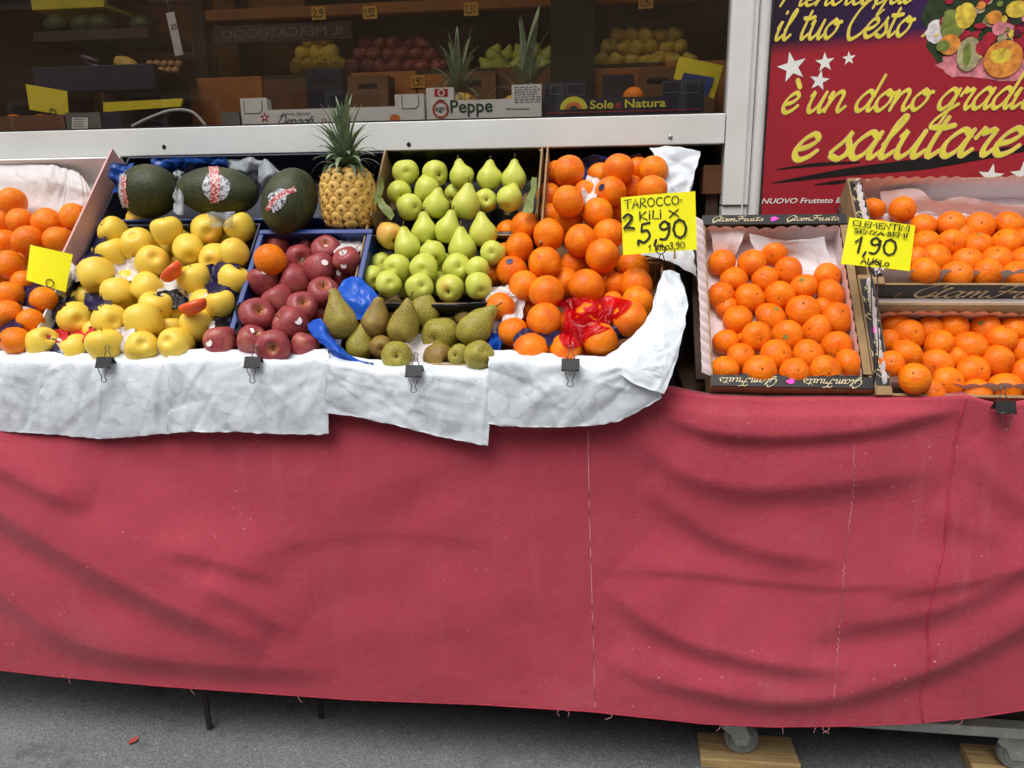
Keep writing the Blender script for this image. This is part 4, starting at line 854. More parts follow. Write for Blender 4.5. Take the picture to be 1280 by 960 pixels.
for px, py, s, where in ((399, 18, '2,9', 'leftmost of the upper row, above the mirrored lettering'), (463, 17, '1,92', 'right of the mirrored lettering'), (589, 13, '2,50', 'above the upright pineapple crown'), (807, 4, '0,90', 'above the amber apples at right'), (523, 103, '1,90', 'on the lower shelf edge beside the pineapple')):
    Y = SY - .17 if py < 60 else SY - .155; fr = Frame(pt(px - 9, py + 7, Y), (1, 0, 0), (0, 0, 1)); k = depth(fr.O) / F
    t = thing('price_tag', f'small amber price tag inside shop, {where}', 'price tag', tuple(fr.O)); fbox('tag_card', fr, 0, 18 * k, 0, 15 * k, -.002, 0, MT['tag'], t)
    write('lettering', s, fr, 2 * k, 3 * k, 9 * k, MT['ink'], t, CAPS, .14, width=14 * k)
    if py < 60: tube('hanging_wire', [fr(9 * k, 15 * k, 0), fr(9 * k, 90 * k, 0)], .001, MT['wire'], t, 5)
nb = thing('name_reflection_board', 'dark board added inside shop, its mirrored lettering a painted reflection', 'sign', tuple(pt(270, 54, SY - .16)))  # added board stands in for shop lettering reflected in the window glass
fr = Frame(pt(268, 55, SY - .16), (1, 0, 0), (0, 0, 1)); k = depth(fr.O) / F; fbox('board', fr, 0, 178 * k, 0, 20 * k, -.015, 0, MT['darkwood'], nb)
typeset('lettering', 'IL MERCATUCCIO', fr, 11 * k, 5 * k, 15 * k, MT['greyink'], nb, width=155 * k, mirror=True)
# dark clutter: pillar, crates under the shelf, packets on top
a, b_ = pt(688, 100, SY - .2), pt(742, 100, SY - .2); pil = thing('pillar', 'near-black square pillar inside shop right of the pineapples', 'pillar', (a[0], SY - .2, .06)); box('pillar_shaft', a[0], b_[0], SY - .2, SY - .16, .06, 2.74, MT['shadepillar'], pil, .003); box('pillar_base', a[0] - .01, b_[0] + .01, SY - .21, SY - .155, .06, .2, MT['shadepillar'], pil, .003)
MT['kraft'] = plain('dim_kraft_card', (120, 84, 54), .8, .3, 10, .2, 60); rgc = random.Random(12)
for i, (px, wpx, hh) in enumerate(((384, 46, .1), (436, 50, .08), (560, 60, .09), (752, 40, .08), (798, 46, .1), (850, 44, .07))):
    Y = SY - .24; a = pt(px, 128, Y); b_ = pt(px + wpx, 128, Y); zz = pt(px, 130, Y)[2]; cr = thing('carton', f'{ORD[i + 1]} brown carton from left in the dim row below the inside shelf', 'carton', (a[0], Y, zz), 'cartons below the inside shelf'); m_ = MT['kraft'] if i % 3 else MT['navyboard']
    box('carton_front', a[0], b_[0], Y, Y + .006, zz - .08, zz + hh, m_, cr); box('carton_side', a[0], a[0] + .005, Y + .0062, Y + .08, zz - .08, zz + hh, m_, cr); box('carton_side', b_[0] - .005, b_[0], Y + .0062, Y + .08, zz - .08, zz + hh, m_, cr); box('hand_hole', (a[0] + b_[0]) / 2 - .03, (a[0] + b_[0]) / 2 + .03, Y - .001, Y - .0002, zz + hh * .55, zz + hh * .72, MT['black'], cr)
for i in range(9):
    px = 600 + i * 32; a = pt(px, 6, SY + .05); hgt = rgc.uniform(.05, .11); pk = thing('packet', f'{ORD[i + 1]} small packet from left on the top inside shelf at right', 'packet', (a[0], SY + .05, zt + .03), 'packets on the top shelf'); box('packet_body', a[0], a[0] + .045, SY + .02, SY + .06, zt + .031, zt + .031 + hgt, [MT['kraft'], MT['redlabel_'] if 'redlabel_' in MT else MT['red'], MT['greenink'], MT['cardin']][i % 4], pk, .003); box('packet_band', a[0] - .001, a[0] + .046, SY + .0185, SY + .0195, zt + .04, zt + .055, MT['tissue'], pk)
bench = box('under_shelf_ledge', x0, x1, SY - .25, SY - .151, pt(500, 128, SY - .24)[2] - .1, pt(500, 128, SY - .24)[2] - .082, MT['darkwood'], unit)
# sloping rack with melons and squash at the left
RY = 1.0
rk = thing('display_rack', 'sloping dark rack with two tiers inside shop at left', 'rack', tuple(pt(120, 160, RY)))
a, b_ = pt(55, 44, RY), pt(197, 44, RY); box('tier_board', a[0], b_[0], RY - .05, RY + .2, a[2] - .03, a[2], MT['darkwood'], rk, .002)
z2 = pt(150, 96, RY)[2]; box('tier_board', a[0] + .05, b_[0] + .06, RY - .12, RY + .2, z2 - .02, z2, MT['darkwood'], rk, .002); box('tier_front', a[0] + .05, b_[0] + .06, RY - .145, RY - .122, z2 - .06, z2 + .012, MT['navyboard'], rk, .002)
for x in (a[0] + .06, b_[0] + .03): box('rack_leg', x - .02, x + .02, RY + .201, RY + .24, .06, a[2] + .3, MT['darkwood'], rk)
box('rack_back', a[0], b_[0] + .06, RY + .241, RY + .255, .4, a[2] + .35, MT['brownwood'], rk)
for i, (px, d) in enumerate(((72, 27), (105, 26), (128, 27), (178, 26))):
    c = pt(px, 44 - d * .42, RY + .03); r = d / 2 * depth(c) / F; o = bpy.data.objects.new('melon', None)
    bpy.data.objects.remove(o); V, Fc = lathe_geo(sph(14, 1.25), 22, .05, i); o = mesh('melon', [c + r * np.array([v[2], v[0], v[1]]) for v in V], Fc, MT['melon'], None, True)
    tag(o, ['dark green melon at left end of upper rack tier inside shop', 'green melon second from left on upper rack tier inside shop', 'green melon left of the red tag on upper rack tier', 'green melon right of the red tag on upper rack tier'][i], 'melon', 'melons on the inside rack')
MT['squash'] = plain('yellow_squash', (196, 160, 60), .5, .25, 20, .2, 50); MT['nut'] = plain('tan_onion_skin', (176, 130, 84), .6, .25, 40, .2, 80); MT['aub'] = plain('dark_aubergine', (44, 30, 36), .35, .2, 20, 0)
def blobfruit(name, label, cat, px, py, wpx, hpx, Y, mat, group=None, rot=0., seed=0):
    c = pt(px, py, Y); k = depth(c) / F; V, Fc = lathe_geo(sph(12, 1.0), 18, .12, seed); ca, sa = math.cos(rot), math.sin(rot)
    P_ = [(v[0] * wpx / 2 * k, v[1] * (min(wpx, hpx)) / 2 * k, v[2] * hpx / 2 * k) for v in V]; o = mesh(name, [c + np.array([p[0] * ca - p[2] * sa, p[1], p[0] * sa + p[2] * ca]) for p in P_], Fc, mat, None, True); return tag(o, label, cat, group)
blobfruit('squash', 'yellow squash on lower rack tier inside shop', 'squash', 158, 80, 34, 17, RY - .05, MT['squash'], None, -.3, 2)
for i, (px, py) in enumerate(((118, 82), (130, 90), (112, 74))): blobfruit('aubergine', ['upper', 'lower', 'topmost'][i] + ' dark aubergine left of the squash on the inside rack', 'aubergine', px, py, 30, 9, RY - .04 - .02 * i, MT['aub'], 'aubergines on the rack', -.35, i)
for i in range(10): blobfruit('onion', f'tan onion, {ORD[i % 5 + 1]} from left in {"lower" if i < 5 else "upper"} row right of the squash', 'onion', 184 + (i % 5) * 9 + (i // 5) * 4, 88 - (i // 5) * 8, 10, 9, RY - .06 + .03 * (i // 5), MT['nut'], 'onions on the rack', 0, i)
bk = thing('yellow_crate', 'bright amber crate on the top of the rack inside shop', 'crate', tuple(pt(40, 14, RY + .1))); a, b_ = pt(40, 13, RY + .05), pt(131, 13, RY + .05)
box('crate_front', a[0], b_[0], RY + .05, RY + .07, a[2] + .0, a[2] + .2, MT['cardin'], bk, .002); box('crate_rim', a[0] - .005, b_[0] + .005, RY + .04, RY + .08, a[2] + .201, a[2] + .22, MT['cardin'], bk); box('crate_base', a[0], b_[0], RY + .071, RY + .2, a[2] - .0, a[2] + .01, MT['cardin'], bk)
t = thing('ticket', 'hanging white paper ticket strip inside shop right of rack', 'ticket', tuple(pt(222, 70, SY - .3))); fr = Frame(pt(219, 70, SY - .3), nrm(np.array([1, 0, .12])), nrm(np.array([-.12, 0, 1]))); k = depth(fr.O) / F; fbox('strip', fr, 0, 11 * k, 0, 50 * k, -.001, 0, MT['tissue'], t); typeset('lettering', '25', fr, 2 * k, 30 * k, 9 * k, MT['ink'], t); tube('hanging_string', [fr(5 * k, 50 * k), fr(5 * k, 120 * k)], .0008, MT['tissue'], t, 5)
for i, (px, py) in enumerate(((18, 157), (54, 156), (74, 158))): c = pt(px, py, WY + .13); o = make_fruit('orange', 'orange', c, 14 * depth(c) / F, random.Random(i), (0, -.3, 1), ''); tag(o, f'orange in wooden crate inside window, {ORD[i+1]} from left', 'orange', 'oranges inside the window')
c = pt(792, 121, WY + .15); o = make_fruit('orange', 'orange', c, 13 * depth(c) / F, random.Random(4), (0, -.3, 1), ''); tag(o, 'single orange showing above the navy box inside window', 'orange')

# ================================================================== THE STALL
tb = thing('display_table', 'fruit stall table on thin dark iron legs under red cloth', 'table', (-.9, .3, 0))
box('table_top', -2.0, .135, .02, .55, .80, .838, MT['darkwood'], tb, .002)
for q, top in (((-.93, .048), .8), ((-.679, .116), .8), ((-1.9, .06), .8)):
    V = boxv(q[0] - .006, q[0] + .006, q[1] - .003, q[1] + .003, 0, top); V = [(x - .03 * (z > .1), y + .02 * (z > .1), z) for x, y, z in V]; mesh('leg', V, BOXF, MT['rust'], tb)
BL = Bed(.912, 46)
fr = BL.frame(-2.0, 0, -.108); fbox('sloping_board', fr, 0, 2.12, .03, .60, 0, .014, MT['darkwood'], tb)
box('back_support', -2.0, .125, .44, .455, .839, 1.24, MT['darkwood'], tb)
for z in (.90, .99, 1.08): mesh('side_slat', boxv(.121, .134, .12 + (z - .9) * .95, .43, z, z + .05), BOXF, MT['darkwood'] if z != .99 else MT['brownwood'], tb)
tr = thing('display_trolley', 'crate trolley with steel frame and castors under the red cloth', 'trolley', (.55, .3, 0))
box('trolley_top', .15, 1.35, .02, .55, .80, .836, MT['darkwood'], tr, .002)
z_r = pt(1160, 908, .06)[2]
box('frame_rail', .42, 1.35, .055, .085, z_r - .012, z_r + .012, MT['metal'], tr, .002); box('frame_rail', .17, 1.35, .45, .48, z_r - .012, z_r + .012, MT['metal'], tr, .002); box('deck', .17, 1.35, .10, .44, z_r - .008, z_r + .006, MT['rust'], tr)
for x in (.2, 1.3):
    for y in (.089, .43): box('upright', x - .015, x + .015, y, y + .018, z_r + .013, .80, MT['metal'], tr)
RB1 = Bed(.875, 48); fr = RB1.frame(.17, 0, -.096); fbox('sloping_board', fr, 0, 1.15, .06, .44, 0, .014, MT['darkwood'], tr)
box('back_support', .17, 1.32, .38, .394, .837, 1.13, MT['darkwood'], tr)
def caster(c, zt):
    cs = bpy.data.objects.new('castor', None); COL.objects.link(cs); cs.parent = tr; cs.location = Vector(c) - tr.location
    class _: pass
    def lat(nm, prof, mat):
        V, Fc = lathe_geo(prof, 26); mesh(nm, [np.array(c) + np.array([v[0], v[2], v[1]]) for v in V], Fc, mat, cs, False)
    lat('wheel', [(.012, -.013), (.0265, -.0125), (.0275, -.010), (.033, -.012), (.036, -.008), (.037, 0), (.036, .008), (.033, .012), (.0275, .010), (.0265, .0125), (.012, .013)], MT['rubber']); lat('hub', [(.003, -.0185), (.009, -.018), (.009, -.012), (.0165, -.0121), (.0168, .0121), (.009, .012), (.009, .018), (.003, .0185)], MT['metal'])
    for s in (-1, 1):
        P_ = [(-.012, -.012), (.012, -.012), (.016, .006), (.004, .045), (-.04, .05), (-.045, .03), (-.024, .012)]; yy = s * .0145
        V = [np.array(c) + np.array([a, yy - .001, b]) for a, b in P_] + [np.array(c) + np.array([a, yy + .001, b]) for a, b in P_]; n_ = len(P_)
        mesh('fork', V, [tuple(range(n_)), tuple(range(2 * n_ - 1, n_ - 1, -1))] + [(i, (i + 1) % n_, (i + 1) % n_ + n_, i + n_) for i in range(n_)], MT['metal'], cs)
    box('swivel_plate', c[0] - .05, c[0] + .01, c[1] - .025, c[1] + .025, c[2] + .05, zt, MT['metal'], cs, .001)
caster((.300, .085, .060), z_r - .013); caster((.868, .10, .062), z_r - .013)
tag(bevel(mesh('wooden_block', [(.212, .052, 0), (.424, .056, 0), (.420, .145, 0), (.214, .14, 0), (.212, .052, .022), (.424, .056, .022), (.420, .145, .022), (.214, .14, .022)], BOXF, MT['pine']), .002), 'pale pine block under the left castor wheel', 'wooden block', 'blocks under the castors')
tag(bevel(mesh('wooden_block', [(.782, .072, 0), (.93, .072, 0), (.93, .165, 0), (.79, .165, 0), (.782, .072, .024), (.93, .072, .024), (.93, .165, .024), (.79, .165, .024)], BOXF, MT['pine']), .002), 'pine block under the castor wheel at right photo edge', 'wooden block', 'blocks under the castors')
c = ground(168, 926, .004); MT['redleaf'] = plain('red_dry_leaf', (176, 72, 66), .7, .3, 80, .2, 200)
lf = thing('fallen_leaf', 'small red dry leaf lying on the asphalt', 'leaf', tuple(c)); V = []
for i in range(7): s = i / 6; w_ = .0085 * math.sin(math.pi * min(s * 1.05, 1)) ** .8; V += [c + [-.006 * s - w_, -.028 * s + .012, .001 + .006 * abs(s - .5)], c + [-.006 * s, -.028 * s + .012, .003 * s], c + [-.006 * s + w_, -.028 * s + .012, .001 + .005 * abs(s - .4)]]
mesh('blade', V, [(3 * i + j, 3 * i + j + 1, 3 * i + j + 4, 3 * i + j + 3) for i in range(6) for j in (0, 1)], MT['redleaf'], lf, True); tube('leaf_stalk', crom([c + [0, .012, .001], c + [.004, .024, .002], c + [.01, .03, .001]], 4), .0009, MT['stem'], lf, 5)

# ------------------------------------------------------------------ red cloth
TOPY = ([-330, 600, 740, 800, 830, 860, 885, 960, 1115, 1180, 1212, 1235, 1256, 1280, 1370], [512, 512, 508, 497, 486, 492, 497, 500, 499, 497, 496, 503, 508, 503, 495])
HEMY = ([-90, 0, 60, 200, 330, 440, 600, 740, 880, 960, 1060, 1150, 1220, 1280, 1370], [828, 838, 845, 858, 867, 875, 881, 890, 905, 909, 908, 904, 897, 888, 872])
FOLDS = [  # polyline of the shaded underside, ridge height (m), width above, width below (px)
 ([(-60, 560), (0, 592), (50, 618), (110, 642)], .010, 26, 11), ([(-60, 618), (0, 652), (60, 690), (120, 722), (200, 762), (270, 792), (330, 818)], .024, 48, 15),
 ([(-60, 708), (0, 752), (60, 793), (130, 822), (250, 838), (420, 848)], .017, 42, 14), ([(190, 690), (250, 702), (300, 716), (352, 730)], .007, 22, 10), ([(250, 735), (300, 760), (330, 778), (370, 800)], .008, 26, 11),
 ([(300, 706), (380, 682), (450, 672), (540, 673), (640, 684)], .0022, 24, 9), ([(330, 640), (430, 630), (520, 612), (620, 570)], .006, 45, 26), ([(420, 800), (520, 800), (620, 770), (700, 720)], .004, 50, 30),
 ([(815, 512), (850, 532), (900, 547), (960, 551), (1030, 548), (1100, 540), (1170, 522), (1215, 508)], .017, 24, 9), ([(770, 540), (815, 575), (870, 606), (950, 620), (1060, 612), (1130, 603), (1180, 594)], .018, 46, 16),
 ([(800, 610), (850, 650), (900, 680), (960, 697), (1020, 708), (1060, 712)], .014, 44, 14), ([(750, 735), (800, 778), (860, 810), (950, 834), (1010, 842), (1065, 842)], .019, 55, 12), ([(755, 825), (800, 850), (870, 868), (960, 884), (1040, 880), (1110, 862), (1180, 838), (1260, 800), (1340, 755)], .019, 30, 10),
 ([(1010, 806), (1060, 790), (1120, 780), (1180, 768), (1240, 742), (1330, 690)], .014, 42, 13), ([(1100, 745), (1170, 738), (1240, 725), (1330, 700)], .007, 26, 8), ([(740, 716), (860, 719), (960, 730), (1050, 736), (1150, 733)], .004, 16, 5), ([(1200, 560), (1250, 620), (1300, 650), (1340, 660)], .010, 40, 18), ([(1160, 640), (1200, 665), (1260, 680)], .006, 34, 16)]
FP = [(crom(p, 6), a, u, d) for p, a, u, d in FOLDS]
def fold_disp(X, Yp):
    D = np.zeros_like(X)
    for P_, A, wu, wd_ in FP:
        wu, wd_ = wu * 1.2, wd_ * .85
        sh_ = X.shape; Q = np.stack([X.ravel(), Yp.ravel()], 1); best = np.full(len(Q), 1e9); sg = np.zeros(len(Q)); par = np.zeros(len(Q)); cum = np.concatenate([[0], np.cumsum(np.linalg.norm(np.diff(P_, axis=0), axis=1))])
        for i in range(len(P_) - 1):
            a, e = P_[i], P_[i + 1] - P_[i]; L2 = e @ e; t_ = np.clip(((Q - a) @ e) / L2, 0, 1); q = a + t_[:, None] * e; dv = Q - q; dd = np.linalg.norm(dv, axis=1); m = dd < best
            best[m] = dd[m]; sg[m] = np.sign(e[0] * dv[m, 1] - e[1] * dv[m, 0]); par[m] = (cum[i] + t_[m] * math.sqrt(L2)) / cum[-1]
        s = best * sg + wd_; fade = np.clip(np.minimum(par, 1 - par) * 4.5, 0, 1) ** .8; fade = np.where((P_[0][0] < -20) & (par < .5), 1, fade); fade = np.where((P_[-1][0] > 1290) & (par > .5), 1, fade)
        D += (A * (1.3 if P_[0][0] < 320 else 1.08) * fade * np.where(s < 0, np.exp(-(s / wu) ** 2 / 2), np.exp(-(s / wd_) ** 2 / 2))).reshape(sh_)
    return D
def cloth_xyz(PX, T):
    ty = np.interp(PX, *TOPY); hy = np.interp(PX, *HEMY); PYs = ty + (hy - ty) * T; D = fold_disp(PX, PYs) * np.clip(T / .05, .1, 1)
    out = np.zeros(PX.shape + (3,))
    for ix in np.ndindex(PX.shape):
        px, t_ = PX[ix], T[ix]; base = -.016 - .018 * math.sin(min(t_ * 1.6, 1.57)) - .010 * mnoise.noise(Vector((px * .004, t_ * 2.2, 3.3))) - .003 * mnoise.noise(Vector((px * .016, t_ * 7, 9.1)))
        out[ix] = pt(px, PYs[ix], base - D[ix] + .006)
    return out
pxs = np.linspace(-330, 1560, 380); ts = np.linspace(0, 1, 120); PX, T_ = np.meshgrid(pxs, ts); S_ = cloth_xyz(PX, T_)
back = S_[0] + np.array([0, .03, .0]); S_ = np.concatenate([back[None], S_]); nv, nu = S_.shape[:2]
cl = mesh('stall_cloth', S_.reshape(-1, 3), [(i * nu + j, i * nu + j + 1, (i + 1) * nu + j + 1, (i + 1) * nu + j) for i in range(nv - 1) for j in range(nu - 1)], MT['cloth'], None, True)
tag(cl, 'faded red canvas cloth hanging in folds from the stall front', 'cloth'); sm = cl.modifiers.new('solid', 'SOLIDIFY'); sm.thickness = .0016; sm.offset = -1
def cloth_line(pts, off=.0022, n=70):
    Q = crom(pts, 10); Q = Q[np.linspace(0, len(Q) - 1, n).astype(int)]; ty = np.interp(Q[:, 0], *TOPY); hy = np.interp(Q[:, 0], *HEMY); t_ = np.clip((Q[:, 1] - ty) / (hy - ty), 0, 1); X = cloth_xyz(Q[None, :, 0], t_[None, :])[0]; return X + (CAM - X) / np.linalg.norm(CAM - X, axis=1, keepdims=True) * off
tube('seam_piping', cloth_line([(1207, 498), (1196, 540), (1186, 610), (1180, 680), (1166, 738), (1159, 780), (1161, 830), (1151, 866), (1154, 904)]), .0024, MT['seam'], cl, 6)
tube('stitch_line', cloth_line([(735, 536), (736, 600), (738, 680), (741, 780), (744, 888)], .001), .0011, MT['thread'], cl, 5)
L_ = cloth_line([(1068, 556), (1066, 620), (1057, 690), (1052, 760), (1046, 830), (1042, 880)], .0022, 210)
tube('zigzag_stitching', L_ + np.array([[(.0018 if i % 2 else -.0018), 0, 0] for i in range(len(L_))]), .0005, MT['thread'], cl, 4)
tube('hem_edge', cloth_line([(x, np.interp(x, *HEMY) - .6) for x in np.linspace(-320, 1550, 110)], .0012, 330), .0018, MT['seam'], cl, 6)
tube('hem_stitching', cloth_line([(x, np.interp(x, *HEMY) - 9) for x in np.linspace(-320, 1550, 110)], .0003, 330), .0005, MT['thread'], cl, 4)
rg = random.Random(5); geos = []
for px in (86, 238, 372, 700, 708, 762, 900, 978, 1022, 1030, 1034, 1200):
    b0 = cloth_line([(px, np.interp(px, *HEMY) - 1), (px + 1, np.interp(px, *HEMY) - 1), (px + 2, np.interp(px, *HEMY) - 1)], .0015, 3)[0]; geos.append(tube_geo(crom([b0, b0 + [rg.uniform(-.006, .006), -.003, -.006], b0 + [rg.uniform(-.012, .012), -.004, -.014]], 4), .0004, 4))
mesh('frayed_threads', *join(geos), MT['thread'], cl)
# ================================================================== BOXES AND TRAYS ON THE STALL
def tray(name, label, cat, bed, x0, x1, s0, s1, hw, mat, th=.004, nr=0.0, sidemat=None, frontmat=None, side_n=None, group=None, front_h=None, back_h=None, right_n=None):
    c = bed.at((x0 + x1) / 2, s0, nr - hw); t = thing(name, label, cat, tuple(c), group); fr = bed.frame(x0, s0, nr - hw); W_ = x1 - x0; L = s1 - s0
    sm_ = sidemat or mat; sh = hw if side_n is None else hw + side_n
    fbox('floor_panel', fr, 0, W_, 0, L, 0, th, mat, t); fbox('front_panel', fr, 0, W_, 0, th, th, front_h or hw, frontmat or mat, t); fbox('back_panel', fr, 0, W_, L - th, L, th, back_h or hw, mat, t)
    fbox('side_panel', fr, 0, th, th + .0005, L - th - .0005, th, sh, sm_, t); fbox('side_panel', fr, W_ - th, W_, th + .0005, L - th - .0005, th, sh if right_n is None else hw + right_n, sm_, t)
    return t, fr, W_, L
g_box = 'boxes on the sloping stall'
tray('fruit_box', 'white cardboard box under the front of the far left oranges', 'box', BL, -1.66, -1.206, .002, .24, .088, MT['whiteboard'], back_h=.035)
t, fr, W_, L = tray('fruit_box', 'pink and white cardboard box with far left oranges and tissue', 'box', BL, -1.66, -1.196, .245, .575, .088, MT['whiteboard'], .005, .004, MT['pinkboard'], None, .03, front_h=.03)
tray('fruit_tray', 'navy tray under the pile of yellow apples', 'tray', BL, -1.19, -.79, .002, .37, .088, MT['navyboard'], nr=-.012)
tray('fruit_box', 'dark cardboard box holding the three green melons and the pineapple', 'box', BL, -1.185, -.53, .378, .585, .088, MT['navyboard'], nr=-.008, frontmat=MT['blueplastic'])
t, fr, W_, L = tray('fruit_tray', 'blue plastic tray of red apples with raised back rim', 'tray', BL, -.774, -.522, .002, .334, .088, MT['blueplastic'], nr=-.004, right_n=-.04)
fbox('rim', fr, -.004, W_ + .004, L - .008, L + .004, .0885, .096, MT['blueplastic'], t, .002); fbox('side_panel', fr, W_ - .004, W_, .15, L - .0045, .0485, .088, MT['blueplastic'], t); fbox('rim', fr, W_ - .008, W_ + .004, .15, L - .0085, .0885, .095, MT['blueplastic'], t, .002); fbox('rim', fr, -.004, .008, .0, L - .0085, .0885, .095, MT['blueplastic'], t, .002)
for k in range(9): fbox('back_slot', fr, .018 + k * .026, .034 + k * .026, L - .0048, L - .0041, .03, .076, MT['navyboard'], t)
tray('fruit_box', 'shallow cardboard box of brown russet pears at the stall front', 'box', BL, -.556, -.240, .002, .135, .088, MT['cardboard'], nr=-.01, side_n=-.04, back_h=.06)
t, fr, W_, L = tray('fruit_box', 'front green pear box lined with black film', 'box', BL, -.538, -.215, .142, .36, .088, MT['cardboard'], nr=-.004, side_n=.0, back_h=.05, right_n=-.03)
mesh('black_lining', *sheet_geo([[fr(.008, L - .014, .05), fr(W_ / 2, L - .014, .05), fr(W_ - .008, L - .014, .05)], [fr(.008, L - .022, .012), fr(W_ / 2, L - .022, .012), fr(W_ - .008, L - .022, .012)], [fr(.008, .01, .012), fr(W_ / 2, .01, .012), fr(W_ - .008, .01, .012)], [fr(.003, .003, .086), fr(W_ / 2, .003, .082), fr(W_ - .003, .003, .090)], [fr(.0, -.004, .090), fr(W_ / 2, -.006, .088), fr(W_, -.004, .092)], [fr(.0, -.007, .071), fr(W_ / 2, -.008, .066), fr(W_, -.007, .071)]], amp=.002, K=50, wd=.02, seed=4, world=True), MT['blackplastic'], t, True)
t, fr, W_, L = tray('fruit_box', 'rear green pear box lined with black film below window rail', 'box', BL, -.530, -.160, .366, .575, .088, MT['cardboard'], nr=-.002, side_n=.012, front_h=.045)
mesh('black_lining', *sheet_geo([[fr(.008, L - .014, .104), fr(W_ / 2, L - .014, .102), fr(W_ - .008, L - .014, .104)], [fr(.008, L - .022, .012), fr(W_ / 2, L - .022, .012), fr(W_ - .008, L - .022, .012)], [fr(.008, .01, .012), fr(W_ / 2, .01, .012), fr(W_ - .008, .01, .012)], [fr(.003, .003, .045), fr(W_ / 2, .003, .045), fr(W_ - .003, .003, .045)], [fr(.0, -.004, .048), fr(W_ / 2, -.006, .048), fr(W_, -.004, .048)]], amp=.002, K=50, wd=.02, seed=5, world=True), MT['blackplastic'], t, True)
tray('fruit_box', 'front cardboard box under the pile of blood oranges', 'box', BL, -.232, .105, .002, .285, .05, MT['cardboard'], nr=-.046)
tray('fruit_box', 'rear cardboard box of blood oranges below window rail', 'box', BL, -.152, .132, .292, .58, .05, MT['cardboard'], nr=-.046, side_n=.05, right_n=.0)

# ------------------------------------------------------------------ clementine crates with printed rims and scalloped liners
def liner_strip(fr, a, b, h0, h1, nsc, amp, lean, wob, seed):
    """upright paper strip from a to b (local x, y), scalloped top edge, leaning inwards by lean (local vector)"""
    rg = np.random.default_rng(seed); n_ = nsc * 6; V = []; a = np.array(a, float); b = np.array(b, float); ln = np.array(lean, float)
    ph = rg.uniform(0, 6); wv = [wob * (math.sin(i / n_ * 9 + ph) + .6 * math.sin(i / n_ * 21 + 2 * ph)) for i in range(n_ + 1)]
    for i in range(n_ + 1):
        s = i / n_; p = a + (b - a) * s; top = h1 + amp * (abs(math.sin(math.pi * s * nsc)) - .5) + wv[i] * 2
        for k in range(7):
            u = k / 6; q = p + ln * (u ** (7 if ln[0] < -.015 else 2)) * (1 + wv[i] * 30) + np.array([0, 0]); V.append(fr(q[0], q[1], h0 + (top - h0) * u))
    return V, [(i * 7 + k, (i + 1) * 7 + k, (i + 1) * 7 + k + 1, i * 7 + k + 1) for i in range(n_) for k in range(6)]
def glam(t, fr_face, x, y, wtot, h, flip=False, vertical=False, logos=True, size=None):
    """rim print: name, pink mark, name, along the local x axis of fr_face"""
    s = size or h * .36
    for k in (0, 1):
        write('lettering', 'GlamFruits', fr_face, x + (.06 + .52 * k) * wtot, y + h * .28, s, MT['gold_print'], t, SCRIPT, .2, .3, True, .8, wtot * .36)
    c = (x + wtot * .5, y + h * .5); flat('pink_mark', [(c[0] + .0075 * (1 + .35 * math.cos(3 * a)) * math.cos(a), c[1] + .0058 * (1 + .3 * math.sin(2 * a)) * math.sin(a)) for a in np.linspace(0, 6.283, 16, endpoint=False)], fr_face, MT['pink_print'], t, .001)
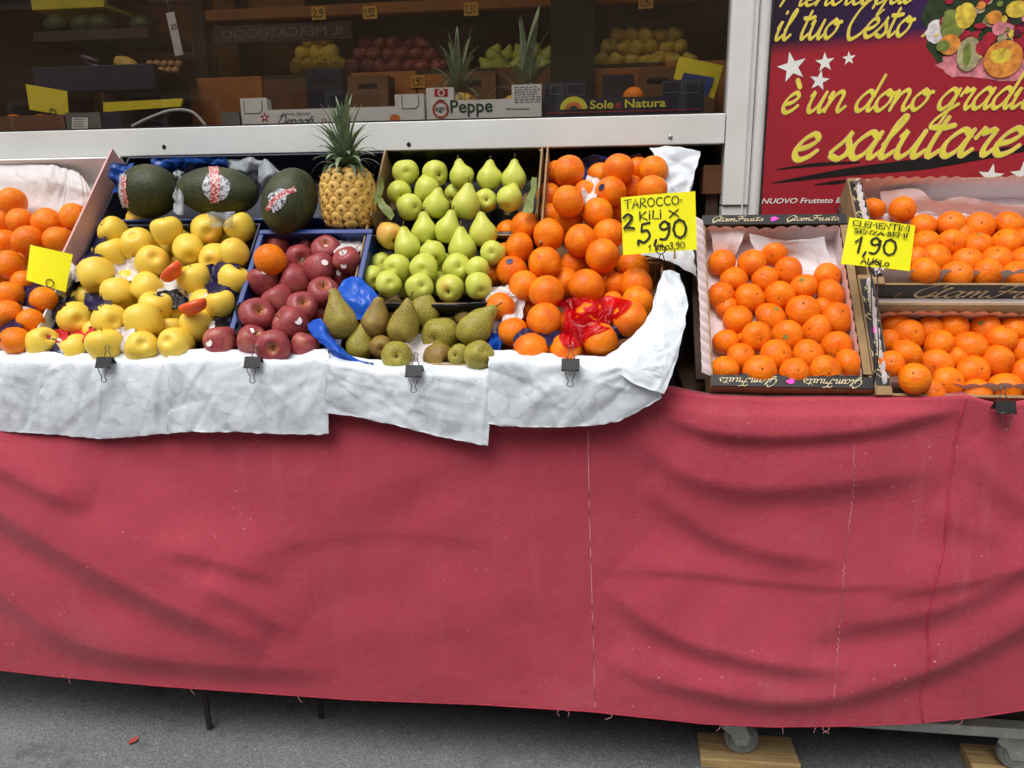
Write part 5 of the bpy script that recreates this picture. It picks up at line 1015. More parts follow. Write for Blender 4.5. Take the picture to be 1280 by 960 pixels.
def clem_crate(label, bed, x0, x1, s0, s1, hw, seed, sides='fblr', back_h=.09, back_at=None):
    c = bed.at((x0 + x1) / 2, s0, -hw); t = thing('clementine_crate', label, 'crate', tuple(c), 'clementine crates'); fr = bed.frame(x0, s0, -hw); W_ = x1 - x0; L = s1 - s0; th = .005; fl = .029
    fbox('floor_panel', fr, 0, W_, 0, L, 0, th, MT['cardboard'], t); fbox('front_panel', fr, 0, W_, 0, th, th + .0002, hw, MT['cardboard'], t); Lb = back_at or L; fbox('back_panel', fr, th + .0003 if back_at else 0, W_ - th - .0003 if back_at else W_, Lb - th, Lb, th + .0002, hw, MT['cardboard'], t)
    fbox('side_panel', fr, 0, th, th + .0005, L - th - .0005, th + .0002, hw, MT['cardboard'], t); fbox('side_panel', fr, W_ - th, W_, th + .0005, L - th - .0005, th + .0002, hw, MT['cardboard'], t)
    top = bed.frame(x0, s0, 0.0005)
    if 'f' in sides:
        fbox('rim_flap', top, 0, W_, 0, fl * .8, 0, .003, MT['black'], t); f2 = Frame(top(W_, fl * .8, .0032), -top.ex, -top.ey, top.ez); glam(t, f2, 0, 0, W_, fl * .8)
    if 'b' in sides:
        fbox('rim_flap', top, 0, W_, L - fl * .85, L, 0, .003, MT['black'], t); f2 = Frame(top(0, L - fl * .85, .0032), top.ex, top.ey, top.ez); glam(t, f2, 0, 0, W_, fl * .85, size=.0068)
    if 'l' in sides:
        fbox('rim_flap', top, 0, fl, .0, L, 0, .003, MT['cardboard'], t); fbox('printed_band', top, .003, fl - .001, .018, L - .01, .0031, .0036, MT['black'], t); f2 = Frame(top(fl - .001, .018, .0038), top.ey, -top.ex, top.ez); glam(t, f2, 0, 0, L - .03, fl - .005)
    if 'r' in sides: fbox('rim_flap', top, W_ - fl * .5, W_, fl, L - fl, 0, .003, MT['cardboard'], t)
    if 'w' in sides:                             # big print on the outer front wall
        f2 = Frame(fr(0, -.0006, .0), top.ex, top.ez, -top.ey); fbox('printed_band', f2, 0, W_, .008, hw - .002, -.0001, .0005, MT['black'], t); write('lettering', 'GlamFruits', f2, .085, .022, .019, MT['gold_print'], t, SCRIPT, .18, .3, True, .8, .30, lift=.0011); write('lettering', 'e', f2, .055, .022, .012, MT['cardboard'], t, SCRIPT, .2, .3, True, .8, lift=.0011)
    G = [liner_strip(fr, (.008, Lb - .012), (W_ - .008, Lb - .012), .006, back_h, max(6, int(W_ / .028)), .008, (0, -.014), .0016, seed), liner_strip(fr, (.0065, .02), (.0065, L - .01), .006, hw + (.02 if 'z' in sides else .016), int(L / .024), .008, (-.024 if 'z' in sides else .012, 0), .001, seed + 1), liner_strip(fr, (W_ - .009, .02), (W_ - .009, L - .01), .006, hw + .008, int(L / .026), .007, (-.01, 0), .0012, seed + 2), liner_strip(fr, (.02, .022), (W_ - .02, .022), .006, hw + (.012 if 'w' in sides else .001), int(W_ / .03), .008, (0, .004), .0012, seed + 3)]
    fl_ = sheet_geo([[fr(.006, .01, .007), fr(W_ - .006, .01, .007)], [fr(.006, L - .01, .007), fr(W_ - .006, L - .01, .007)]], amp=.001, K=20, seed=seed, world=True)
    ln = mesh('paper_liner', *join(G + [fl_]), MT['liner'], None, True); tag(ln, 'pale pink scalloped paper liner of the ' + label.split(' crate')[0].replace('cardboard ', '') + ' crate', 'paper liner', 'crate liners')
    return t, fr, W_, L
RB2 = Bed(.864, 49)
clem_crate('left cardboard crate of clementines with black printed rim', RB1, .186, .474, .0, .405, .074, 11, 'fbrz', .068)
clem_crate('lower right cardboard crate of clementines with upright printed side band', RB2, .478, .90, .0, .262, .064, 21, 'lr', .07, .2)
P3 = pt(1095, 356, .178); RB3 = Bed(P3[2], 43, .178)
clem_crate('upper right cardboard crate of clementines in front of the poster', RB3, .505, .93, .0, .30, .058, 31, 'lrw', .082)
# shelf piece that carries the upper crate
sup = thing('crate_riser', 'small dark wooden riser hidden under the upper right crate', 'riser', (.7, .26, .84)); q = RB3.frame(.50, .06, -.076); fbox('riser_top', q, 0, .42, 0, .22, 0, .014, MT['darkwood'], sup); a = RB3.at(.5, .2, -.08); box('riser_leg', .52, .54, a[1] - .01, a[1] + .01, .837, a[2] - .006, MT['darkwood'], sup); box('riser_leg', .86, .88, a[1] - .01, a[1] + .01, .837, a[2] - .006, MT['darkwood'], sup)

# ================================================================== FRUIT (pixel centre and width in the photograph; b = deeper in the pile)
B = 'b'
OR = [(15, 252, 34, ''), (3, 279, 30, B), (26, 277, 34, ''), (59, 279, 36, ''), (93, 272, 37, ''), (8, 303, 32, B), (36, 301, 37, ''), (72, 300, 34, ''), (99, 294, 31, B), (12, 331, 36, ''), (40, 324, 32, B), (84, 314, 30, B), (2, 353, 30, B), (31, 354, 31, B), (12, 370, 38, ''), (55, 375, 32, ''), (9, 393, 36, 'f'), (39, 402, 34, ''), (20, 426, 37, ''), (-14, 345, 36, ''), (-12, 318, 34, B), (-12, 412, 36, ''), (-18, 265, 34, '')]
OR += [(x, y, 35, '') for x in (-46, -82) for y in (430, 404, 377, 349, 321, 293, 266)]
pile('orange', 'orange', ('orange', 'of the far left pile'), 'orange', 'oranges at the far left', OR, BL, 12, 3, n0=.0, nb=-.03)
GA = [(178, 276, 38, ''), (143, 290, 36, ''), (209, 289, 37, ''), (173, 305, 42, ''), (259, 288, 40, ''), (301, 286, 37, ''), (233, 294, 30, B), (280, 299, 30, B), (142, 318, 38, ''), (207, 312, 32, B), (236, 313, 39, ''), (292, 315, 36, ''), (191, 327, 41, ''), (269, 325, 41, ''), (121, 345, 43, ''), (142, 338, 32, B), (170, 343, 32, B), (197, 345, 30, B), (244, 351, 42, ''), (293, 352, 40, ''), (184, 362, 41, ''), (148, 368, 39, ''), (195, 386, 41, ''), (96, 374, 39, B), (222, 391, 32, B), (276, 381, 37, ''), (96, 399, 43, ''), (138, 401, 42, ''), (180, 403, 45, ''), (213, 413, 33, B), (247, 408, 42, ''), (62, 404, 32, B), (54, 428, 40, ''), (94, 436, 36, ''), (131, 432, 43, ''), (178, 434, 41, ''), (219, 430, 42, ''), (120, 416, 30, B), (160, 418, 30, B), (255, 378, 32, B), (110, 372, 30, B), (262, 345, 30, B), (160, 292, 30, B), (225, 303, 30, B), (252, 306, 30, B), (122, 322, 30, B), (160, 354, 30, B), (226, 334, 30, B), (264, 364, 30, B), (168, 384, 30, B), (118, 394, 30, B), (76, 420, 30, B), (200, 420, 30, B), (234, 424, 30, B), (290, 372, 30, B), (306, 334, 28, B), (194, 300, 28, B), (152, 432, 30, B)]
pile('golden', 'yellow_apple', ('yellow apple', 'of the big pile'), 'apple', 'yellow apples', GA, BL, 12, 5)
RA = [(346, 309, 33, B), (374, 324, 35, ''), (408, 315, 35, ''), (435, 327, 34, ''), (400, 337, 37, ''), (331, 352, 39, ''), (369, 352, 40, ''), (427, 346, 33, B), (349, 376, 39, ''), (311, 374, 35, B), (404, 367, 38, ''), (394, 351, 32, B), (377, 385, 38, ''), (320, 396, 43, ''), (365, 406, 43, ''), (296, 404, 32, B), (400, 396, 32, B), (276, 429, 42, ''), (293, 418, 31, B), (314, 426, 37, ''), (342, 433, 42, ''), (380, 433, 33, ''), (342, 412, 30, B), (388, 415, 30, B), (318, 340, 28, B), (388, 308, 28, B), (420, 336, 28, B), (350, 338, 28, B), (384, 370, 28, B), (330, 374, 28, B), (342, 398, 28, B), (362, 430, 28, B), (396, 418, 28, B)]
pile('redapple', 'red_apple', ('red apple', 'of the blue tray'), 'apple', 'red apples', RA, BL, 12, 6)
pile('orange', 'orange', ('lone orange among red apples', 'of the blue tray'), 'orange', None, [(338, 325, 40, '')], BL, 12, 9, n0=.02)[0]['label'] = 'lone orange lying on the red apples in the blue tray'
for x, y, ax, ay in ((374, 324, 382, 326), (408, 315, 405, 304), (435, 327, 430, 332), (427, 346, 424, 341), (404, 367, 414, 365), (331, 352, 331, 341), (311, 374, 306, 368), (365, 406, 373, 401), (276, 429, 261, 429), (400, 337, 406, 328), (314, 426, 314, 413), (293, 418, 289, 413)): add_sticker(FRUIT['redapple', x, y], 'sticker_w', ax, ay)
GP = [(507, 216, 31, ''), (544, 217, 31, ''), (577, 220, 29, 'u'), (612, 222, 30, 'u'), (642, 224, 29, 'u'), (499, 241, 30, ''), (534, 238, 31, ''), (512, 259, 31, ''), (545, 257, 31, 'u'), (570, 244, 29, B), (582, 257, 33, 'u'), (607, 251, 28, ''), (637, 248, 30, ''),
      (487, 294, 32, 'R'), (530, 290, 31, 'u'), (560, 288, 32, 'u'), (604, 292, 32, 'u'), (509, 309, 31, 'u'), (541, 316, 31, ''), (578, 311, 33, 'u'), (616, 316, 29, ''), (478, 331, 29, B), (497, 335, 33, ''), (530, 335, 34, ''), (555, 331, 29, B), (571, 335, 34, ''), (597, 335, 28, ''), (466, 348, 30, B), (485, 355, 31, ''), (507, 356, 29, B), (524, 359, 33, ''), (548, 354, 28, B), (563, 360, 34, ''), (585, 355, 28, B), (598, 357, 32, '')]
pile('greenpear', 'green_pear', ('green pear', 'of the black-lined boxes'), 'pear', 'green pears', GP, BL, 12, 8)
BP = [(427, 402, 43, 'u'), (469, 403, 36, 'u'), (493, 391, 30, B), (504, 411, 38, 'u'), (530, 391, 37, 'u'), (555, 397, 30, B), (551, 420, 46, 'r'), (583, 396, 30, B), (592, 413, 42, 'k'), (451, 433, 36, 'u'), (477, 434, 30, ''), (496, 446, 38, 'r'), (548, 448, 38, 'r'), (574, 444, 28, ''), (598, 444, 37, 'r'), (523, 419, 29, B), (440, 420, 28, B), (574, 424, 30, B), (612, 424, 26, B), (485, 418, 28, B)]
pile('brownpear', 'russet_pear', ('brown russet pear', 'at the stall front'), 'pear', 'russet pears', BP, BL, 12, 4)
TA = [(695, 216, 30, B), (711, 214, 40, ''), (773, 212, 38, ''), (750, 220, 31, B), (796, 211, 30, B), (817, 214, 37, ''), (763, 240, 37, ''), (790, 236, 34, B), (815, 238, 38, ''), (687, 246, 35, B), (710, 252, 40, ''), (731, 241, 31, B), (747, 267, 40, ''), (685, 270, 34, B), (711, 277, 38, B), (656, 283, 36, ''), (635, 290, 30, B), (686, 294, 40, ''), (726, 301, 41, ''), (761, 293, 38, ''), (775, 262, 31, B), (649, 310, 38, ''), (753, 320, 43, ''), (632, 319, 32, B), (681, 329, 42, ''), (717, 332, 35, B), (791, 334, 41, ''), (640, 340, 40, ''), (616, 343, 32, B), (656, 358, 40, ''), (705, 353, 36, B), (733, 358, 44, ''), (757, 353, 36, B), (795, 356, 41, ''), (683, 366, 44, ''), (797, 378, 41, ''), (770, 356, 30, B), (626, 384, 38, ''), (655, 387, 31, B), (680, 400, 43, ''), (738, 396, 40, ''), (788, 399, 43, ''), (641, 415, 38, ''), (750, 426, 44, ''), (664, 437, 43, ''), (707, 438, 42, ''), (712, 405, 34, B), (765, 380, 32, B), (806, 262, 36, B), (800, 300, 38, B)]
pile('tarocco', 'blood_orange', ('blood orange', 'of the big right pile'), 'orange', 'blood oranges', TA, BL, 12, 12)
for x, y, ax, ay, s in ((763, 240, 752, 234, 1.1), (640, 340, 637, 327, 1.0)): add_sticker(FRUIT['tarocco', x, y], 'sticker_n', ax, ay, s)
C1 = [(902, 328, 35, ''), (940, 329, 37, ''), (967, 317, 34, ''), (917, 349, 34, ''), (956, 349, 35, ''), (985, 339, 36, ''), (1005, 358, 34, 'g'), (1034, 346, 37, ''), (902, 370, 35, ''), (937, 373, 38, ''), (974, 370, 38, ''), (1039, 368, 38, 'g'), (1003, 389, 43, ''), (908, 384, 29, B), (922, 400, 39, ''), (963, 396, 38, 'g'), (1047, 398, 42, ''), (1020, 413, 39, ''), (908, 427, 35, ''), (945, 421, 39, ''), (984, 420, 39, 'g'), (1046, 433, 39, ''), (926, 446, 37, ''), (970, 444, 40, ''), (1010, 443, 39, ''), (1062, 454, 38, ''), (906, 461, 35, ''), (950, 464, 42, ''), (993, 466, 39, ''), (1031, 464, 39, ''), (1030, 385, 30, B), (930, 428, 28, B)]
kw1 = dict(floor=-.072, n0=-.042, nb=-.052)
pile('clementine', 'clementine', ('clementine', 'of the left crate'), 'clementine', 'clementines in the left crate', C1, RB1, 11, 21, **kw1)
C3 = [(1093, 260, 29, ''), (1128, 262, 34, ''), (1154, 282, 33, ''), (1188, 281, 35, ''), (1224, 283, 36, ''), (1261, 281, 37, ''), (1156, 303, 33, ''), (1189, 304, 34, ''), (1222, 306, 37, 'g'), (1257, 304, 37, ''), (1283, 300, 34, B), (1206, 295, 28, B), (1146, 324, 31, B), (1170, 324, 38, ''), (1208, 327, 37, ''), (1246, 325, 38, ''), (1280, 323, 37, ''), (1156, 340, 37, ''), (1196, 344, 38, ''), (1234, 343, 40, ''), (1272, 344, 39, ''), (1120, 325, 36, ''), (1118, 298, 34, ''), (1100, 290, 32, B)]
C3 += [(x, y, 36, '') for x in (1318, 1354) for y in (345, 325, 305, 284)]
pile('clementine', 'clementine', ('clementine', 'of the upper right crate'), 'clementine', 'clementines in the upper right crate', C3, RB3, 11, 23, floor=-.056, n0=-.024, nb=-.036)
C2 = [(1119, 405, 34, ''), (1135, 418, 40, ''), (1161, 411, 34, B), (1193, 408, 38, ''), (1230, 409, 36, 'g'), (1268, 410, 37, ''), (1110, 426, 30, B), (1173, 430, 39, ''), (1213, 432, 41, ''), (1251, 424, 39, ''), (1281, 440, 36, ''), (1133, 442, 39, ''), (1246, 452, 41, ''), (1170, 456, 41, ''), (1113, 455, 33, B), (1216, 464, 41, ''), (1283, 466, 38, ''), (1143, 473, 41, ''), (1185, 478, 41, ''), (1220, 491, 39, ''), (1256, 487, 44, ''), (1166, 491, 32, B), (1196, 448, 30, B)]
C2 += [(x, y, 39, '') for x in (1322, 1360) for y in (490, 464, 438, 412)]
pile('clementine', 'clementine', ('clementine', 'of the lower right crate'), 'clementine', 'clementines in the lower right crate', C2, RB2, 11, 25, floor=-.062, n0=-.03, nb=-.04)
# melons and pineapple
def big_melon(label, px, py, wpx, zs, axis, seed, n=.02):
    c = BL.px(px, py, n); r = wpx / 2 * depth(c) / F; V, Fc = lathe_geo(sph(20, zs), 34, .04, seed); me = meshdata('melon', (V, Fc), MT['melon']); o = bpy.data.objects.new('melon', me); COL.objects.link(o); o.location = Vector(c); o.rotation_mode = 'QUATERNION'; o.rotation_quaternion = q_axis(axis, .5); o.scale = (r, r, r); return tag(o, label, 'melon', 'green melons below the window'), zs
def patch(o, zs, quad, mat, name, nu=10, nv=5, lift=1.012, wavy=0.0):
    """a label lying on the melon's skin, its corners where the photo shows them"""
    M = Matrix.LocRotScale(o.location, o.rotation_quaternion, o.scale); Mi = M.inverted(); O_ = Mi @ Vector(CAM); G = upsample(np.array([[np.array(q + (0,), float) for q in r] for r in quad]), nu, nv)[..., :2]; V = []
    for i in range(nv):
        for j in range(nu):
            px, py = G[i, j]
            if wavy: px += wavy * math.sin(j * 2.2) * (1 if i == nv - 1 else -1 if i == 0 else 0)
            d = (Mi.to_3x3() @ Vector(ray(px, py))).normalized(); sc = Vector((1, 1, 1 / zs)); a = Vector([x * y for x, y in zip(O_, sc)]); b = Vector([x * y for x, y in zip(d, sc)])
            A_ = b.dot(b); B_ = a.dot(b); C_ = a.dot(a) - 1.0; q = B_ * B_ - A_ * C_; t_ = (-B_ - math.sqrt(max(q, 0))) / A_; P_ = O_ + d * t_; rad = 1 + .04 * mnoise.noise(P_ * 1.1 + Vector((o['seed'] * 7.3, o['seed'] * 3.1, 0))); V.append(P_ * rad * lift)
    me = meshdata(name, (V, [(i * nu + j, i * nu + j + 1, (i + 1) * nu + j + 1, (i + 1) * nu + j) for i in range(nv - 1) for j in range(nu - 1)]), mat); p = bpy.data.objects.new(name, me); COL.objects.link(p); p.parent = o; return p
def labelprint(name, a, b, sc):
    t = NT(name); f = t.ramp(t.noise(sc, 4, .7), [(.5, 0.0), (.54, 1.0)]); t.color(t.mix(f, lin(a), lin(b))); return t.set(.35, .5)
MT['redlabel'] = labelprint('red_label_print', (168, 34, 44), (226, 200, 196), 11)
MT['foilprint'] = labelprint('silver_label_print', (200, 202, 208), (70, 66, 84), 9); MT['foilold'] = plain('silver_label', (206, 208, 214), .35, .1, 8, 0)
m1, z1 = big_melon('round-looking dark green melon with label at its left side', 186, 239, 66, 1.2, (.75, -.25, .1), 3); m1['seed'] = 3
m2, z2 = big_melon('long dark green melon lying crosswise with red and silver label', 273, 240, 60, 1.72, (1, .05, -.08), 4); m2['seed'] = 4
m3, z3 = big_melon('dark green melon standing behind blue tray with slanted red label', 362, 252, 66, 1.3, (.25, .45, .9), 5, .03); m3['seed'] = 5
patch(m2, z2, [[(253, 232), (262, 216), (281, 222), (288, 231)], [(253, 234), (268, 232), (282, 232), (288, 233)], [(256, 243), (264, 251), (280, 249), (286, 240)]], MT['foilprint'], 'silver_label', 12, 7); patch(m2, z2, [[(261, 209), (273, 209)], [(263, 232), (275, 232)], [(263, 254), (273, 254)]], MT['redlabel'], 'red_label', 5, 9, 1.02)
patch(m1, z1, [[(150, 217), (158, 217)], [(148, 240), (157, 240)], [(153, 260), (161, 259)]], MT['foilprint'], 'silver_label', 5, 8); patch(m1, z1, [[(152, 222), (159, 219)], [(152, 240), (158, 240)], [(156, 257), (162, 254)]], MT['redlabel'], 'red_label', 4, 8, 1.02)
patch(m3, z3, [[(336, 251), (336, 244), (349, 236), (360, 238)], [(338, 258), (340, 256), (352, 250), (358, 245)], [(342, 266), (347, 264), (352, 260), (357, 252)]], MT['foilprint'], 'silver_label', 10, 6); patch(m3, z3, [[(332, 261), (344, 244), (368, 233)], [(336, 264), (349, 249), (371, 239)]], MT['redlabel'], 'red_label', 12, 4, 1.02)
pb = BL.px(431, 291, -.01); pb = BL.at(pb[0], .378, -.03)
pineapple('ripe golden pineapple with tall green crown standing before the window', pb, .0585, .125, .140, 74, (.0, -.05), 2, None, 1.12)

# ================================================================== PAPER SHEETS OVER THE STALL EDGE
FY = -.034
def frontsheet(label, xs, tops, bots, seed, Ys=FY, bl=0, amp=.0017):
    rows = [[(x, y - 7, .014) for x, y in zip(xs, tops)], [(x, y - 1, -.002) for x, y in zip(xs, tops)], [(x + bl * .1, y + 5, Ys + .006) for x, y in zip(xs, tops)]]
    for f in (.25, .5, .75, 1.0): rows.append([(x + bl * f * (1 if i == 0 else .3), a + (b - a) * f, Ys - .004 * math.sin(f * 3)) for i, (x, a, b) in enumerate(zip(xs, tops, bots))])
    o = sheet('paper_sheet', rows, MT['paper'], label, 'paper', res=.0032, maxn=130, amp=amp, K=150, wd=.03, seed=seed, pin=.03, ragged=.002); o['group'] = 'white paper sheets over the stall edge'; return o
frontsheet('white paper sheet hanging below the yellow apples, leftmost with clip', [-220, -60, 50, 130, 216], [444, 445, 446, 449, 447], [536, 537, 542, 548, 541], 31, FY - .0)
frontsheet('square white paper sheet hanging below the red apples', [211, 250, 310, 360, 411], [446, 443, 445, 447, 442], [541, 540, 541, 543, 543], 32, FY - .007, -2)
frontsheet('slanting white paper sheet hanging below the russet pears', [411, 460, 515, 560, 613], [445, 456, 459, 461, 461], [515, 524, 537, 548, 557], 33, FY - .013, -8)
frontsheet('broad crumpled white paper sheet hanging below the blood oranges', [611, 660, 710, 770, 828], [444, 446, 451, 452, 449], [530, 534, 534, 528, 498], 34, FY - .02, -2, .0024)
o = sheet('paper_sheet', [[(752, 449, -.03), (790, 478, -.064), (830, 492, -.066)], [(778, 432, -.02), (815, 450, -.05), (842, 462, -.056)], [(800, 410, -.005), (830, 425, -.036), (851, 430, -.044)], [(814, 390, .015), (840, 395, -.012), (857, 398, -.022)], [(820, 365, .03), (842, 368, .008), (858, 370, -.002)], [(828, 338, .04), (838, 338, .026), (848, 342, .018)]], MT['paper'], 'white paper folded up along the right side of blood orange box', 'paper', res=.0032, maxn=130, amp=.0022, K=120, wd=.03, seed=41, ragged=.002); o['group'] = 'white paper sheets over the stall edge'
o = sheet('paper_sheet', [[(812, 187, .40), (840, 183, .40), (875, 190, .40)], [(828, 215, .36), (850, 215, .38), (868, 222, .38)], [(832, 250, .33), (848, 250, .35), (862, 255, .36)], [(830, 295, .28), (848, 300, .28), (866, 305, .28)], [(800, 318, .20), (838, 328, .22), (871, 346, .22)]], MT['paper'], 'grey-white paper standing behind the yellow blood orange price card', 'paper', res=.005, amp=.004, K=60, wd=.04, seed=42, ragged=.003)
sheet('tissue_paper', [[(-230, 206, .40), (20, 205, .40), (85, 212, .40), (104, 222, .40)], [(-230, 225, .37), (20, 224, .37), (85, 228, .37), (112, 236, .37)], [(-230, 246, .36), (20, 246, .36), (85, 248, .36), (116, 258, .36)], [(-230, 272, .335), (20, 275, .335), (85, 277, .335), (108, 282, .335)]], MT['tissue'], 'pinkish white tissue lining behind the far left oranges', 'tissue paper', res=.006, amp=.006, K=60, wd=.04, seed=43)

# ------------------------------------------------------------------ films, bags and torn wrappers between the fruit
def drape_rows(pts, off=.002, base=-.03, nu=26, nv=26, smooth=14):
    """a thin film that lies over the fruit at these places of the pile: it touches the fruit and bridges the gaps"""
    G = upsample(np.array([[np.array([p[0], p[1], 0.]) for p in r] for r in pts]), nu, nv)[..., :2]; Tm = np.zeros((nv, nu)); D = np.zeros((nv, nu, 3)); C_ = np.array([c for c, r in SPH]); R_ = np.array([r for c, r in SPH]) * 1.03
    for i in range(nv):
        for j in range(nu):
            d = ray(*G[i, j]); D[i, j] = d; t = np.linalg.norm(BL.px(*G[i, j], base) - CAM); oc = CAM - C_; b = oc @ d; q = b * b - (np.einsum('ij,ij->i', oc, oc) - R_ ** 2); h = q > 0
            if h.any(): t = min(t, float((-b[h] - np.sqrt(q[h])).min()))
            Tm[i, j] = t - off
    S = Tm.copy()
    for _ in range(smooth):
        P = np.pad(S, 1, mode='edge'); S = np.minimum(Tm, (P[:-2, 1:-1] + P[2:, 1:-1] + P[1:-1, :-2] + P[1:-1, 2:]) / 4)
    return CAM + D * S[..., None]
def drape(name, label, cat, pts, mat, seed, amp=.0012, K=24, wd=.01, **kw):
    rows = drape_rows(pts, **kw); return tag(mesh(name, *sheet_geo(rows, res=.0022, amp=amp, K=K, wd=wd, seed=seed, ragged=.003, world=True), mat, None, True), label, cat)
def scrap(name, label, cat, pts, mat, seed, amp=.004, K=24, wd=.014, n=.03, n2=None, res=.0035, bed=BL, dn=-.018):
    rows = [[tuple(bed.px(p[0], p[1], (p[2] if len(p) > 2 else n) + dn)) for p in r] for r in pts]
    return tag(mesh(name, *sheet_geo(rows, res=res, amp=amp, K=K, wd=wd, seed=seed, ragged=.003, world=True), mat, None, True), label, cat)
scrap('plastic_bag', 'bright blue plastic film behind the russet pears', 'plastic film', [[(430, 350, .03), (446, 346, .035), (462, 358, .03), (478, 376, .02)], [(420, 366, .03), (440, 370, .04), (460, 378, .035), (480, 384, .02)], [(408, 392, .02), (438, 398, .02), (456, 400, .02), (480, 396, .01)]], MT['bluefoil'], 51, .0022, 60, .016, dn=-.012)
scrap('plastic_bag', 'blue plastic film at the lower left of the russet pears', 'plastic film', [[(384, 404, .02), (400, 398, .04), (408, 410, .02)], [(388, 416, .03), (406, 416, .045), (420, 428, .02)], [(408, 436, .03), (424, 440, .045), (440, 446, .02)], [(430, 452, .02), (450, 454, .03), (468, 455, .02)]], MT['bluefoil'], 52, .0022, 60, .016, dn=-.012)
drape('plastic_bag', 'blue plastic film at the right end of the russet pears', 'plastic film', [[(610, 402, .0), (620, 398, .02), (628, 402, .01)], [(612, 425, .02), (622, 420, .03), (628, 428, .01)], [(590, 456, .02), (608, 450, .03), (616, 456, .02)]], MT['bluefoil'], 53, .002, 30, .014, base=-.02, off=-.012)
for i, (q, lab) in enumerate((([[(136, 205, .06), (152, 204, .07), (166, 206, .05)], [(138, 222, .04), (152, 222, .06), (164, 222, .05)], [(142, 242, .03), (152, 240, .03), (162, 240, .02)]], 'deep blue bag bunched left of the round-looking melon'), ([[(190, 198, .05), (230, 197, .06), (284, 198, .05)], [(192, 208, .03), (230, 206, .05), (284, 208, .04)], [(196, 224, .0), (230, 222, .0), (284, 222, .0)]], 'deep blue bag behind the two left melons'), ([[(728, 200, .0), (760, 197, .0), (802, 196, .0)], [(728, 212, -.03), (762, 208, -.03), (800, 206, -.03)], [(732, 232, -.05), (765, 228, -.05), (798, 226, -.05)]], 'deep blue bag behind the rear blood oranges'))): scrap('plastic_bag', lab, 'bag', q, MT['bluebag'], 55 + i, .007, 40, .025)
for i, (q, lab) in enumerate((([[(282, 199, .05), (302, 198, .06), (328, 200, .05)], [(286, 212, .03), (304, 212, .05), (324, 212, .04)], [(296, 228, .01), (308, 228, .02), (322, 226, .01)]], 'crinkled clear film between long melon and slanted-label melon'), ([[(322, 206, .05), (332, 198, .06), (350, 214, .04)], [(322, 222, .04), (332, 218, .06), (346, 222, .04)], [(326, 234, .02), (332, 236, .03), (340, 232, .02)]], 'clear film twist left of the slanted-label melon'), ([[(216, 214, .05), (224, 212, .07), (232, 218, .05)], [(220, 232, .05), (225, 232, .07), (230, 232, .05)], [(218, 262, .05), (224, 270, .06), (230, 268, .05)]], 'clear film strip between the two left melons'), ([[(258, 266, .06), (275, 264, .07), (294, 264, .06)], [(262, 274, .05), (278, 274, .06), (292, 274, .05)], [(266, 284, .03), (280, 286, .04), (290, 284, .03)]], 'clear film under the long melon'))): scrap('plastic_film', lab, 'plastic film', q, MT['clearfilm'], 61 + i, .006, 30, .016)
# red bag round one blood orange
drape('red_plastic_bag', 'torn red plastic bag wrapped round a front blood orange', 'plastic bag', [[(693, 380), (712, 372), (740, 374), (766, 371), (790, 378)], [(704, 386), (716, 384), (742, 388), (766, 384), (782, 388)], [(706, 402), (716, 402), (738, 404), (754, 400), (764, 403)], [(700, 420), (712, 420), (726, 418), (742, 412), (762, 410)], [(702, 430), (712, 436), (722, 434), (728, 426), (740, 418)]], MT['redfilm'], 71, .0035, 70, .012, base=-.01)
WR = [  # x, y, w, h, kind, label
 (450 / 4 - 0, 316, 16, 28, 'n', 'navy tissue scrap left of the upper yellow apples'), (100, 330, 22, 24, 't', 'white tissue scrap below the pink box wall'), (40, 366, 14, 22, 'n', 'navy tissue scrap below the blank yellow card'), (78, 380, 20, 18, 'k', 'black tissue scrap beside the blushed yellow apple'), (157, 338, 18, 16, 't', 'white tissue scrap under the middle yellow apples'), (122, 378, 20, 12, 'n', 'navy tissue scrap right of the blushed yellow apple'), (214, 362, 20, 16, 't', 'white tissue scrap between the orange wedges'), (216, 374, 22, 14, 'k', 'black tissue scrap left of the lower orange wedge'), (275, 350, 22, 26, 'n', 'navy and white tissue cup round a right yellow apple'), (283, 344, 12, 12, 't', 'white torn corner of tissue on a right yellow apple'), (286, 396, 20, 26, 'k', 'black foil scrap between yellow and red apples'), (276, 414, 18, 22, 't', 'white tissue twist beside the dark red front apple'), (72, 420, 16, 10, 'r', 'red and white tissue cup under a front yellow apple, left half'), (104, 418, 18, 10, 'r', 'red tissue cup under a front yellow apple, right half'), (45, 440, 34, 12, 'n', 'navy tissue scrap at the front paper edge, far left'), (70, 434, 14, 14, 't', 'white tissue scrap at the front paper edge, far left'), (158, 426, 14, 22, 't', 'white tissue scrap between two front yellow apples'), (194, 438, 20, 12, 't', 'white tissue scrap at the front before the yellow apples'), (12, 412, 18, 14, 'n', 'navy tissue scrap beside the lowest far left orange'), (242, 366, 22, 8, 't', 'white tissue edge on the lower orange wedge'), (292, 330, 10, 20, 'n', 'navy tissue scrap at the left rim of the blue tray'), (434, 308, 22, 12, 't', 'white and red tissue scrap at the back of the blue tray'),
 (737, 240, 12, 22, 't', 'white tissue torn beside the stickered rear blood orange'), (622, 398, 22, 22, 't', 'white tissue cup round the leftmost front blood orange'), (642, 388, 14, 20, 't', 'white tissue corner between two front blood oranges'), (628, 366, 26, 10, 't', 'white tissue behind the leftmost front blood orange'), (648, 422, 14, 14, 't', 'white tissue scrap at lower left of the blood oranges'), (676, 421, 40, 10, 'n', 'navy printed tissue cup under a front blood orange'), (788, 410, 30, 12, 'n', 'navy tissue cup under the rightmost front blood orange'), (523, 438, 20, 24, 't', 'crumpled white tissue among the front russet pears')]
